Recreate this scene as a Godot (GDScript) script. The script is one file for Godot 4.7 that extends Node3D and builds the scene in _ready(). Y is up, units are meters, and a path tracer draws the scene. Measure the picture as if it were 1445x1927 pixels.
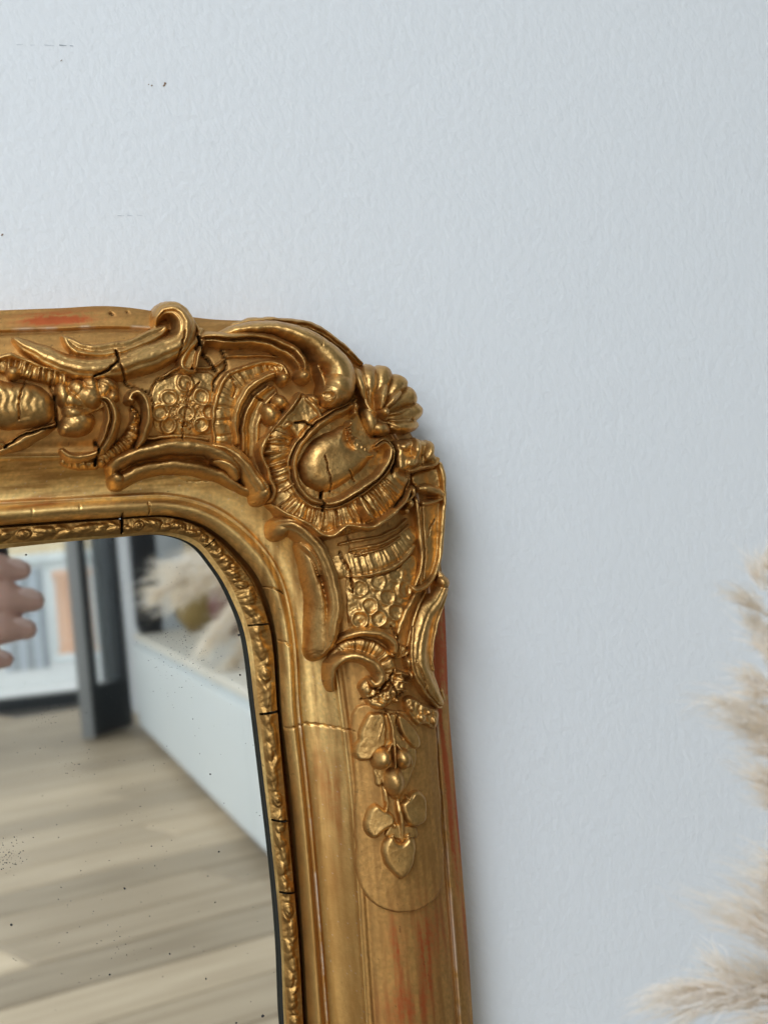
extends Node3D
# A gilded mirror frame leaning its corner into view before a painted wall. Lengths in the mirror are millimetres
# measured from a point of the wall at eye height (x right, y up, z out of the wall); V() turns them into metres.

const EYE := 0.75
const LO := Vector2(-20.0, -215.0)       # the stretch of frame that is modelled finely
const HI := Vector2(190.0, 100.0)
const CELL := 1.5
const CRACK_CELL := 0.3
var gw := 0
var gh := 0
var ground := PackedFloat32Array()       # height of the bare mouldings under the ornament
var cw := 0
var ch := 0
var crack := PackedFloat32Array()
var noise := FastNoiseLite.new()
var fine := FastNoiseLite.new()
var streak := FastNoiseLite.new()
var craze := FastNoiseLite.new()
var rng := RandomNumberGenerator.new()
var M := {}
var mirror: Node3D

func V(x: float, y: float, z: float) -> Vector3:
	return Vector3(x * 0.001, EYE + y * 0.001, z * 0.001)

func numbered(parent: Node, called: String) -> String:
	if not parent.has_node(called): return called
	var n := 1
	while parent.has_node("%s_%03d" % [called, n]): n += 1
	return "%s_%03d" % [called, n]

func put(called: String, mesh: Mesh, material: Material, parent: Node = self) -> MeshInstance3D:
	var o := MeshInstance3D.new()
	o.name = numbered(parent, called)
	o.mesh = mesh
	o.material_override = material
	parent.add_child(o, true)
	return o

func tag(o: Node, label: String, category: String, group := "") -> Node:
	o.set_meta("label", label)
	o.set_meta("category", category)
	if group: o.set_meta("group", group)
	return o

func setting(o: Node, label := "", category := "") -> Node:
	o.set_meta("kind", "structure")
	if label: o.set_meta("label", label)
	if category: o.set_meta("category", category)
	return o

func thing(called: String, label: String, category: String, at := Vector3.ZERO, group := "") -> Node3D:
	var o := Node3D.new()
	o.name = numbered(self, called)
	o.position = at
	add_child(o, true)
	tag(o, label, category, group)
	return o

func arrays(v: PackedVector3Array, n: PackedVector3Array, c: PackedColorArray, index: PackedInt32Array, uv := PackedVector2Array()) -> ArrayMesh:
	var a := []
	a.resize(Mesh.ARRAY_MAX)
	a[Mesh.ARRAY_VERTEX] = v
	a[Mesh.ARRAY_NORMAL] = n
	if c.size(): a[Mesh.ARRAY_COLOR] = c
	if uv.size(): a[Mesh.ARRAY_TEX_UV] = uv
	a[Mesh.ARRAY_INDEX] = index
	var m := ArrayMesh.new()
	m.add_surface_from_arrays(Mesh.PRIMITIVE_TRIANGLES, a)
	return m

func box(size: Vector3, bevel := 0.0) -> ArrayMesh:
	# a box with chamfered edges
	var st := SurfaceTool.new()
	st.begin(Mesh.PRIMITIVE_TRIANGLES)
	var h := size / 2.0
	var b: float = minf(bevel, minf(h.x, minf(h.y, h.z)) * 0.6)
	if b <= 0.0: b = 0.0005
	for a in 3:
		var a1 := (a + 1) % 3
		var a2 := (a + 2) % 3
		for s in [-1.0, 1.0]:
			var q := []
			for k in [[-1, -1], [1, -1], [1, 1], [-1, 1]]:
				var p := Vector3.ZERO
				p[a] = s * h[a]
				p[a1] = k[0] * (h[a1] - b)
				p[a2] = k[1] * (h[a2] - b)
				q.append(p)
			quad(st, q, axis(a) * s)
		for s1 in [-1.0, 1.0]:
			for s2 in [-1.0, 1.0]:
				var q := []
				for k in [[0, -1], [0, 1], [1, 1], [1, -1]]:
					var p := Vector3.ZERO
					p[a] = k[1] * (h[a] - b)
					p[a1] = s1 * (h[a1] - (b if k[0] == 0 else 0.0))
					p[a2] = s2 * (h[a2] - (0.0 if k[0] == 0 else b))
					q.append(p)
				quad(st, q, axis(a1) * s1 + axis(a2) * s2)
	for sx in [-1.0, 1.0]:
		for sy in [-1.0, 1.0]:
			for sz in [-1.0, 1.0]:
				var c := Vector3(sx * h.x, sy * h.y, sz * h.z)
				var d := Vector3(sx, sy, sz) * b
				var t := [c - Vector3(0, d.y, d.z), c - Vector3(d.x, 0, d.z), c - Vector3(d.x, d.y, 0)]
				tri(st, t[0], t[1], t[2], Vector3(sx, sy, sz))
	return st.commit()

func axis(a: int) -> Vector3:
	var v := Vector3.ZERO
	v[a] = 1.0
	return v

func tri(st: SurfaceTool, a: Vector3, b: Vector3, c: Vector3, out: Vector3) -> void:
	var n := (b - a).cross(c - a)
	if n.dot(out) > 0.0:
		var t := b
		b = c
		c = t
	n = (c - a).cross(b - a).normalized()
	for p in [a, b, c]:
		st.set_normal(n)
		st.add_vertex(p)

func quad(st: SurfaceTool, q: Array, out: Vector3) -> void:
	tri(st, q[0], q[1], q[2], out)
	tri(st, q[0], q[2], q[3], out)

func slab(called: String, lo: Vector3, hi: Vector3, material: Material, parent: Node = self, bevel := 0.002) -> MeshInstance3D:
	var o := put(called, box((hi - lo).abs(), bevel), material, parent)
	o.position = (lo + hi) / 2.0
	if parent is Node3D and parent != self: o.position -= (parent as Node3D).position
	return o

# ---------------------------------------------------------------- materials
func surface(c: Color, rough: float, metal := 0.0) -> StandardMaterial3D:
	var m := StandardMaterial3D.new()
	m.albedo_color = c.linear_to_srgb()
	m.roughness = rough
	m.metallic = metal
	return m

func noise_texture(seed_: int, freq: float, ramp: Array, octaves := 4, size := 512) -> NoiseTexture2D:
	var f := FastNoiseLite.new()
	f.seed = seed_
	f.noise_type = FastNoiseLite.TYPE_SIMPLEX_SMOOTH
	f.frequency = freq
	f.fractal_octaves = octaves
	var t := NoiseTexture2D.new()
	t.width = size
	t.height = size
	t.seamless = true
	t.noise = f
	var g := Gradient.new()
	g.offsets = PackedFloat32Array([0.0, 1.0])
	g.colors = PackedColorArray([ramp[0], ramp[1]])
	t.color_ramp = g
	return t

func gilding(rough_lo: float, rough_hi: float, metal: float, bump: float) -> StandardMaterial3D:
	var m := StandardMaterial3D.new()
	m.vertex_color_use_as_albedo = true
	m.metallic = metal
	m.metallic_specular = 0.5
	m.roughness = 1.0
	m.roughness_texture = noise_texture(5, 0.02, [Color(rough_lo, rough_lo, rough_lo), Color(rough_hi, rough_hi, rough_hi)], 5)
	m.roughness_texture_channel = BaseMaterial3D.TEXTURE_CHANNEL_RED
	m.heightmap_enabled = true
	m.heightmap_texture = noise_texture(8, 0.05, [Color.BLACK, Color.WHITE], 5)
	m.heightmap_scale = bump
	m.uv1_triplanar = true
	m.uv1_world_triplanar = true
	m.uv1_scale = Vector3.ONE * 38.0
	return m

# ---------------------------------------------------------------- the bare mouldings: a sweep between traced profile lines
var line := {}                            # name of a profile line -> PackedVector3Array along the frame
var along := PackedFloat32Array()         # millimetres run along the frame at each sample

func profile_line(p: Array, us: PackedFloat32Array, knots: PackedFloat32Array) -> PackedVector3Array:
	var out := PackedVector3Array()
	var n := p.size()
	var m := PackedVector3Array()
	for i in n:
		var a: Vector3 = p[maxi(i - 1, 0)]
		var b: Vector3 = p[i]
		var c: Vector3 = p[mini(i + 1, n - 1)]
		if i == 0: m.append((c - b) / (knots[1] - knots[0]))
		elif i == n - 1: m.append((b - a) / (knots[i] - knots[i - 1]))
		else:
			var h0 := knots[i] - knots[i - 1]
			var h1 := knots[i + 1] - knots[i]
			m.append(((b - a) / h0 * h1 + (c - b) / h1 * h0) / (h0 + h1))
	var k := 0
	for u in us:
		while k < n - 2 and u > knots[k + 1]: k += 1
		var h := knots[k + 1] - knots[k]
		var t := (u - knots[k]) / h
		var t2 := t * t
		var t3 := t2 * t
		var a: Vector3 = p[k]
		var b: Vector3 = p[k + 1]
		out.append(a * (2 * t3 - 3 * t2 + 1) + m[k] * h * (t3 - 2 * t2 + t) + b * (3 * t2 - 2 * t3) + m[k + 1] * h * (t3 - t2))
	return out

func trace_lines() -> void:
	var lines := {
		"sight": [Vector3(-328.68, -2.82, 16), Vector3(-4.68, -0.96, 16), Vector3(11.32, -0.69, 16), Vector3(32.52, -0.33, 16), Vector3(54.7, -0.42, 16), Vector3(70.04, -0.84, 16), Vector3(81.19, -4.92, 16), Vector3(89.06, -14.61, 16), Vector3(94.9, -26.82, 16), Vector3(98.93, -41.14, 16), Vector3(100.4, -71.99, 16), Vector3(100.95, -90.47, 16), Vector3(101.77, -163.86, 16), Vector3(100.37, -192.07, 16), Vector3(100.28, -208.07, 16), Vector3(99.12, -412.07, 16)],
		"bevel": [Vector3(-328.53, 4.89, 17), Vector3(-4.55, 1.23, 17), Vector3(11.45, 1.06, 17), Vector3(32.57, 0.85, 17), Vector3(54.7, 0.58, 17), Vector3(70.41, 0.12, 17), Vector3(82.38, -3.62, 17), Vector3(90.62, -13.74, 17), Vector3(96.65, -26.16, 17), Vector3(100.64, -40.87, 17), Vector3(101.66, -72.04, 17), Vector3(102.01, -90.48, 17), Vector3(102.62, -163.75, 17), Vector3(101.22, -191.92, 17), Vector3(101.1, -207.92, 17), Vector3(99.52, -411.92, 17)],
		"carved": [Vector3(-327.98, 12.93, 17.5), Vector3(-4.03, 7.16, 17.5), Vector3(11.97, 6.89, 17.5), Vector3(33.06, 6.54, 17.5), Vector3(55.16, 6.13, 17.5), Vector3(72.44, 5.37, 17.5), Vector3(85.3, 0.16, 17.5), Vector3(96.86, -11.9, 17.5), Vector3(104.65, -25.74, 17.5), Vector3(108.61, -41.1, 17.5), Vector3(108.65, -71.82, 17.5), Vector3(108.49, -91.26, 17.5), Vector3(108.49, -164.59, 17.5), Vector3(107.5, -192.88, 17.5), Vector3(107.34, -208.88, 17.5), Vector3(105.34, -412.87, 17.5)],
		"bead": [Vector3(-327.88, 15.3, 18), Vector3(-3.96, 8.12, 18), Vector3(12.04, 7.86, 18), Vector3(33.12, 7.52, 18), Vector3(55.18, 6.92, 18), Vector3(73.25, 6.1, 18), Vector3(86.94, 1.02, 18), Vector3(99.71, -11.36, 18), Vector3(107.51, -25.2, 18), Vector3(110.69, -42.32, 18), Vector3(110.12, -75.03, 18), Vector3(110.66, -91.48, 18), Vector3(110.25, -164.75, 18), Vector3(109.26, -193.04, 18), Vector3(109.03, -209.04, 18), Vector3(106.21, -413.02, 18)],
		"fillet": [Vector3(-327.2, 25.97, 21), Vector3(-3.37, 15.48, 21), Vector3(12.62, 14.97, 21), Vector3(33.57, 14.31, 21), Vector3(55.51, 13.58, 21), Vector3(74.25, 12.36, 21), Vector3(90.63, 6.29, 21), Vector3(106.27, -8.12, 21), Vector3(114.08, -24.17, 21), Vector3(116.29, -42.78, 21), Vector3(115.52, -75.38, 21), Vector3(115.85, -91.77, 21), Vector3(115.85, -164.91, 21), Vector3(115.47, -193.24, 21), Vector3(115.41, -209.24, 21), Vector3(114.65, -413.24, 21)],
		"step": [Vector3(-325.44, 51.48, 29), Vector3(-1.95, 33.3, 29), Vector3(14.02, 32.33, 29), Vector3(34.63, 31.07, 29), Vector3(56.25, 29.94, 29), Vector3(78.12, 28.81, 29), Vector3(100.46, 21.44, 29), Vector3(117.72, -1.16, 29), Vector3(126.71, -26.29, 29), Vector3(129.34, -46.84, 29), Vector3(131.33, -76.5, 29), Vector3(131.87, -92.81, 29), Vector3(130.84, -165.35, 29), Vector3(130.05, -193.43, 29), Vector3(129.76, -209.43, 29), Vector3(126.07, -413.39, 29)],
		"band": [Vector3(-321.85, 85.43, 25.5), Vector3(2.04, 76.91, 25.5), Vector3(18.03, 76.42, 25.5), Vector3(38.87, 75.78, 25.5), Vector3(60.72, 75.29, 25.5), Vector3(89.59, 72.2, 25.5), Vector3(128.83, 65.2, 25.5), Vector3(152.93, 41.67, 25.5), Vector3(166.92, 13.09, 25.5), Vector3(169.23, -21.36, 25.5), Vector3(167.67, -80.34, 25.5), Vector3(167.49, -97.96, 25.5), Vector3(166.42, -172.07, 25.5), Vector3(166.03, -200.83, 25.5), Vector3(165.8, -216.83, 25.5), Vector3(162.91, -420.8, 25.5)],
		"edge": [Vector3(-320.87, 94.03, 20), Vector3(3.04, 86.77, 20), Vector3(19.04, 86.5, 20), Vector3(40.11, 86.14, 20), Vector3(62.17, 85.54, 20), Vector3(95.09, 79.11, 20), Vector3(135.64, 73.53, 20), Vector3(159.69, 47.95, 20), Vector3(175.05, 17.51, 20), Vector3(178.46, -22.31, 20), Vector3(176.22, -81.97, 20), Vector3(176.04, -99.81, 20), Vector3(175.17, -174.89, 20), Vector3(174.34, -203.94, 20), Vector3(174.08, -219.93, 20), Vector3(170.75, -423.91, 20)],
		"glass": [Vector3(-328.68, -2.82, 9.9), Vector3(-4.68, -0.96, 9.9), Vector3(11.32, -0.69, 9.9), Vector3(32.52, -0.33, 9.9), Vector3(54.7, -0.42, 9.9), Vector3(70.04, -0.84, 9.9), Vector3(81.19, -4.92, 9.9), Vector3(89.06, -14.61, 9.9), Vector3(94.9, -26.82, 9.9), Vector3(98.93, -41.14, 9.9), Vector3(100.4, -71.99, 9.9), Vector3(100.95, -90.47, 9.9), Vector3(101.77, -163.86, 9.9), Vector3(100.37, -192.07, 9.9), Vector3(100.28, -208.07, 9.9), Vector3(99.12, -412.07, 9.9)],
		"back": [Vector3(-320.87, 94.03, 0.5), Vector3(3.04, 86.77, 0.5), Vector3(19.04, 86.5, 0.5), Vector3(40.11, 86.14, 0.5), Vector3(62.17, 85.54, 0.5), Vector3(95.09, 79.11, 0.5), Vector3(135.64, 73.53, 0.5), Vector3(159.69, 47.95, 0.5), Vector3(175.05, 17.51, 0.5), Vector3(178.46, -22.31, 0.5), Vector3(176.22, -81.97, 0.5), Vector3(176.04, -99.81, 0.5), Vector3(175.17, -174.89, 0.5), Vector3(174.34, -203.94, 0.5), Vector3(174.08, -219.93, 0.5), Vector3(170.75, -423.91, 0.5)],
	}
	var ref: Array = lines["step"]
	var knots := PackedFloat32Array([0.0])
	for i in range(1, ref.size()): knots.append(knots[i - 1] + (ref[i] as Vector3).distance_to(ref[i - 1]))
	var us := PackedFloat32Array()
	var u := 0.0
	while u < knots[knots.size() - 1]:
		us.append(u)
		u += 0.42 if u > knots[1] - 6.0 and u < knots[knots.size() - 2] + 6.0 else 6.0
	us.append(knots[knots.size() - 1])
	for k in lines: line[k] = profile_line(lines[k], us, knots)
	along = us

func deposit(p: Vector3) -> void:
	var i := int((p.x - LO.x) / CELL)
	var j := int((p.y - LO.y) / CELL)
	if i >= 0 and j >= 0 and i < gw and j < gh and p.z > ground[j * gw + i]: ground[j * gw + i] = p.z

func prepare_ground() -> void:
	gw = int((HI.x - LO.x) / CELL) + 1
	gh = int((HI.y - LO.y) / CELL) + 1
	ground.resize(gw * gh)
	ground.fill(-1.0)

func settle_ground() -> void:
	for turn in 14:
		var was := ground.duplicate()
		for j in range(1, gh - 1):
			for i in range(1, gw - 1):
				if was[j * gw + i] < 0.0:
					var s := 0.0
					var n := 0
					for d in [-1, 1, -gw, gw]:
						if was[j * gw + i + d] >= 0.0:
							s += was[j * gw + i + d]
							n += 1
					if n > 0: ground[j * gw + i] = s / n
	for k in ground.size():
		if ground[k] < 0.0: ground[k] = 20.0
	for turn in 2:
		var was := ground.duplicate()
		for j in range(1, gh - 1):
			for i in range(1, gw - 1):
				var s := 0.0
				for dj in [-gw, 0, gw]:
					for di in [-1, 0, 1]: s += was[j * gw + i + dj + di]
				ground[j * gw + i] = s / 9.0

func base(x: float, y: float) -> float:
	var fx := clampf((x - LO.x) / CELL - 0.5, 0.0, gw - 1.01)
	var fy := clampf((y - LO.y) / CELL - 0.5, 0.0, gh - 1.01)
	var i := int(fx)
	var j := int(fy)
	var a := fx - i
	var b := fy - j
	var k := j * gw + i
	return lerpf(lerpf(ground[k], ground[k + 1], a), lerpf(ground[k + gw], ground[k + gw + 1], a), b)

# cracks in the gesso: a map of how deep each runs
func prepare_cracks() -> void:
	cw = int((HI.x - LO.x) / CRACK_CELL) + 1
	ch = int((HI.y - LO.y) / CRACK_CELL) + 1
	crack.resize(cw * ch)
	crack.fill(0.0)

func split(p: Array, width := 0.35, depth := 1.4) -> void:
	width *= 0.62
	depth *= 1.9
	# each leg of the crack wanders between its two ends
	var pts: Array = [p[0]]
	for i in range(1, p.size()):
		var a: Vector2 = p[i - 1]
		var b: Vector2 = p[i]
		var n := maxi(2, int(a.distance_to(b) / 1.1))
		var side := (b - a).orthogonal().normalized()
		for k in range(1, n + 1):
			var t := float(k) / n
			pts.append(a.lerp(b, t) + side * (rng.randf_range(-0.28, 0.28) if k < n else 0.0))
	for i in range(1, pts.size()):
		var a: Vector2 = pts[i - 1]
		var b: Vector2 = pts[i]
		var w := width * rng.randf_range(0.75, 1.2)
		var r := w * 2.2
		var i0 := maxi(0, int((minf(a.x, b.x) - r - LO.x) / CRACK_CELL))
		var i1 := mini(cw - 1, int((maxf(a.x, b.x) + r - LO.x) / CRACK_CELL) + 1)
		var j0 := maxi(0, int((minf(a.y, b.y) - r - LO.y) / CRACK_CELL))
		var j1 := mini(ch - 1, int((maxf(a.y, b.y) + r - LO.y) / CRACK_CELL) + 1)
		for j in range(j0, j1 + 1):
			for k in range(i0, i1 + 1):
				var q := Vector2(LO.x + k * CRACK_CELL, LO.y + j * CRACK_CELL)
				var d := q.distance_to(Geometry2D.get_closest_point_to_segment(q, a, b)) / w
				if d < 2.2:
					var f := depth * exp(-d * d * 1.2)
					if f > crack[j * cw + k]: crack[j * cw + k] = f

func crack_at(x: float, y: float) -> float:
	var fx := (x - LO.x) / CRACK_CELL
	var fy := (y - LO.y) / CRACK_CELL
	if fx < 0.0 or fy < 0.0 or fx >= cw - 1 or fy >= ch - 1: return 0.0
	var i := int(fx)
	var j := int(fy)
	var a := fx - i
	var b := fy - j
	var k := j * cw + i
	return lerpf(lerpf(crack[k], crack[k + 1], a), lerpf(crack[k + cw], crack[k + cw + 1], a), b)

# worn places where the red bole under the leaf comes through: centre, reach across and along, strength
var worn: Array = []

func bole(x: float, y: float) -> float:
	var s := 0.0
	for k in worn:
		var d := Vector2((x - k[0].x) / k[1].x, (y - k[0].y) / k[1].y).length_squared()
		if d < 4.0: s += k[2] * exp(-d)
	return s

func gilt(x: float, y: float, z: float, tone: int) -> Color:
	# leaf gold, bronze paint or aged leaf, with rubbed and stained patches that follow the noise of the surface alone
	var n := noise.get_noise_3d(x * 1.0, y * 1.0, z)
	var f := fine.get_noise_3d(x, y, z * 2.0)
	var c: Color
	if tone == 0: c = LEAF
	elif tone == 1: c = BRONZE
	elif tone == 4: c = DULL
	else: c = AGED
	c = c * (1.0 + 0.2 * n + 0.28 * f)
	if tone != 1 and tone != 4:
		var mitre := (y + 5.0) - (x - 85.0)
		var s := streak.get_noise_2d(x * 0.35, y * 5.0) if mitre > 0.0 else streak.get_noise_2d(x * 5.0, y * 0.35)
		s *= clampf((absf(mitre) - 6.0) / 26.0, 0.0, 1.0)
		c = c.lerp(BROWN, clampf(0.25 + s * 0.95 + n * 0.5, 0.0, 0.7))
		var r := bole(x, y)
		if r > 0.0: c = c.lerp(BOLE, clampf(r * (0.55 + 1.1 * s + 0.6 * f), 0.0, 0.9))
	else: c = c.lerp(BROWN, clampf(0.12 + n * 0.9 + maxf(0.0, f - 0.25) * 1.2, 0.0, 0.7))
	# hairline crazing in patches, and the grime that has settled in the open cracks
	if craze.get_noise_2d(x + 1.5 * n, y + 1.5 * f) < -0.955 and noise.get_noise_2d(x * 0.35 + 90.0, y * 0.35) > -0.05: c = c.lerp(GRIME, 0.55)
	c = c.lerp(GRIME, clampf((crack_at(x, y) - 0.9) * 0.75, 0.0, 0.85))
	c.a = 1.0
	return c

const LEAF := Color(0.88, 0.59, 0.22)
const BRONZE := Color(0.64, 0.385, 0.135)
const AGED := Color(0.53, 0.285, 0.085)
const DULL := Color(0.40, 0.225, 0.07)
const GRIME := Color(0.07, 0.04, 0.018)
const GESSO := Color(0.74, 0.62, 0.50)
const BROWN := Color(0.34, 0.17, 0.05)
const BOLE := Color(0.48, 0.10, 0.03)

# a strip of moulding between two profile lines; rise(s) lifts it between them, carved(run, s) works its face
func moulding(called: String, from: String, to: String, n: int, tone: int, material: Material, rise: Callable, carved = null, first := 0, last := -1, lay := true) -> MeshInstance3D:
	var A: PackedVector3Array = line[from]
	var B: PackedVector3Array = line[to]
	if last < 0: last = A.size() - 1
	var rows := last - first + 1
	var lift := PackedFloat32Array()
	for k in n + 1: lift.append(rise.call(float(k) / n))
	var v := PackedVector3Array()
	var c := PackedColorArray()
	v.resize(rows * (n + 1))
	c.resize(rows * (n + 1))
	for i in rows:
		var a := A[first + i]
		var b := B[first + i]
		for k in n + 1:
			var s := float(k) / n
			var p := a.lerp(b, s)
			p.z += lift[k]
			if carved != null: p.z += (carved as Callable).call(along[first + i], s)
			p.z += 0.1 * noise.get_noise_2d(p.x * 0.7, p.y * 0.7)
			if lay: deposit(p)
			p.z -= crack_at(p.x, p.y) * 0.8
			v[i * (n + 1) + k] = p
			var col := gilt(p.x, p.y, p.z, tone)
			if called == "hollow_moulding":
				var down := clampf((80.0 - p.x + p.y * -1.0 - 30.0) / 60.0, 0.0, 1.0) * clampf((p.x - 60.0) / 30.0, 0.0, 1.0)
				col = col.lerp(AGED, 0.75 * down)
				# the ridge beside the bead is rubbed down to the gesso
				var rub := bump(s, 0.055, 0.03) * (down + 0.25) * clampf(0.35 + 1.6 * streak.get_noise_2d(p.y * 1.3, p.x * 1.3) + 0.5 * fine.get_noise_2d(p.x, p.y), 0.0, 1.0)
				col = col.lerp(GESSO, clampf(rub, 0.0, 0.85))
				if fine.get_noise_2d(p.x * 1.7 + 40.0, p.y * 1.7) > 0.62: col = col.lerp(GESSO, 0.5)
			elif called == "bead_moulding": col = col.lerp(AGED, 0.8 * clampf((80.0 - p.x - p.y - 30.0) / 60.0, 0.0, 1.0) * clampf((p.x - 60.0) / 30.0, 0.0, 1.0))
			elif called == "outer_band": col = col.lerp(GESSO, 0.6 * bump(s, 0.2, 0.06) * clampf(3.0 * streak.get_noise_2d(p.x * 1.3, p.y * 0.6), 0.0, 1.0))
			col.a = 1.0
			c[i * (n + 1) + k] = col
	return put(called, sheet(v, c, rows, n + 1), material, mirror)

func sheet(v: PackedVector3Array, c: PackedColorArray, rows: int, cols: int) -> ArrayMesh:
	var nn := PackedVector3Array()
	nn.resize(v.size())
	var out := PackedVector3Array()
	out.resize(v.size())
	for i in rows:
		var up := mini(i + 1, rows - 1) * cols
		var dn := maxi(i - 1, 0) * cols
		for k in cols:
			var dx := v[i * cols + mini(k + 1, cols - 1)] - v[i * cols + maxi(k - 1, 0)]
			var dy := v[up + k] - v[dn + k]
			var n := dx.cross(dy).normalized()
			nn[i * cols + k] = n
			var p := v[i * cols + k]
			out[i * cols + k] = V(p.x, p.y, p.z)
	var index := PackedInt32Array()
	index.resize((rows - 1) * (cols - 1) * 6)
	var at := 0
	var flip := nn[(rows / 2) * cols + cols / 2].z < 0.0
	if flip:
		for k in nn.size(): nn[k] = -nn[k]
	for i in rows - 1:
		for k in cols - 1:
			var a := i * cols + k
			var b := a + 1
			var d := a + cols
			var e := d + 1
			var q := [a, b, e, a, e, d] if flip else [a, e, b, a, d, e]
			for x in q:
				index[at] = x
				at += 1
	return arrays(out, nn, c, index)

# ---------------------------------------------------------------- cast ornament: relief over the mouldings, one mesh per piece
func stroke(p: Array, w: Array, shape := 0, lam := 4.0) -> Dictionary:
	# a worked ribbon along a curve; p holds (x, y, height over the moulding), w half widths
	var q: Array[Vector3] = []
	var qw := PackedFloat32Array()
	var n := p.size()
	for i in n - 1:
		var a: Vector3 = p[maxi(i - 1, 0)]
		var b: Vector3 = p[i]
		var c: Vector3 = p[i + 1]
		var d: Vector3 = p[mini(i + 2, n - 1)]
		var cuts := maxi(2, int(b.distance_to(c) / 0.9))
		for k in cuts:
			var t := float(k) / cuts
			q.append(b.cubic_interpolate(c, a, d, t))
			qw.append(1.14 * lerpf(w[i], w[i + 1], t))
	q.append(p[n - 1])
	qw.append(1.14 * w[n - 1])
	var lo := Vector2(1e9, 1e9)
	var hi := -lo
	for i in q.size():
		var e := Vector2(q[i].x, q[i].y)
		lo = lo.min(e - Vector2.ONE * qw[i] * 1.3)
		hi = hi.max(e + Vector2.ONE * qw[i] * 1.3)
	return {"k": 0, "p": q, "w": qw, "shape": shape, "lam": lam, "lo": lo, "hi": hi}

func dome(at: Vector2, rx: float, ry: float, h: float, turn := 0.0, power := 1.0) -> Dictionary:
	var r := maxf(rx, ry) * 1.3
	return {"k": 1, "at": at, "rx": rx, "ry": ry, "h": h, "turn": deg_to_rad(turn), "power": power, "lo": at - Vector2.ONE * r, "hi": at + Vector2.ONE * r}

func plate(p: Array, h: float, edge: float, dish := 0.0, veins := 0.0) -> Dictionary:
	# a leaf-like plate of a traced outline with rounded edges; dish hollows its middle
	var lo := Vector2(1e9, 1e9)
	var hi := -lo
	var n := p.size()
	var q := PackedVector2Array()
	for i in n:
		var a: Vector2 = p[(i + n - 1) % n]
		var b: Vector2 = p[i]
		var c: Vector2 = p[(i + 1) % n]
		var d: Vector2 = p[(i + 2) % n]
		for k in 4: q.append(b.cubic_interpolate(c, a, d, k / 4.0))
	for e in q:
		lo = lo.min(e - Vector2.ONE * 1.2)
		hi = hi.max(e + Vector2.ONE * 1.2)
	return {"k": 2, "p": q, "h": h, "edge": edge, "dish": dish, "veins": veins, "lo": lo, "hi": hi}

func fan(at: Vector2, a0: float, a1: float, radii: Array, flutes: float, h: float, scallop := 0.06) -> Dictionary:
	# a shell: flutes fan out from a hinge between two angles (degrees), radii at even steps of angle
	var r := 0.0
	for x in radii: r = maxf(r, x)
	return {"k": 3, "at": at, "a0": deg_to_rad(a0), "a1": deg_to_rad(a1), "radii": radii, "flutes": flutes, "h": h, "scallop": scallop, "lo": at - Vector2.ONE * r * 1.2, "hi": at + Vector2.ONE * r * 1.2}

func ring(at: Vector2, r: float, w: float, h: float) -> Dictionary:
	return {"k": 4, "at": at, "r": r, "w": w, "h": h, "lo": at - Vector2.ONE * (r + 3 * w), "hi": at + Vector2.ONE * (r + 3 * w)}

var WX := PackedFloat32Array()
var WY := PackedFloat32Array()

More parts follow.
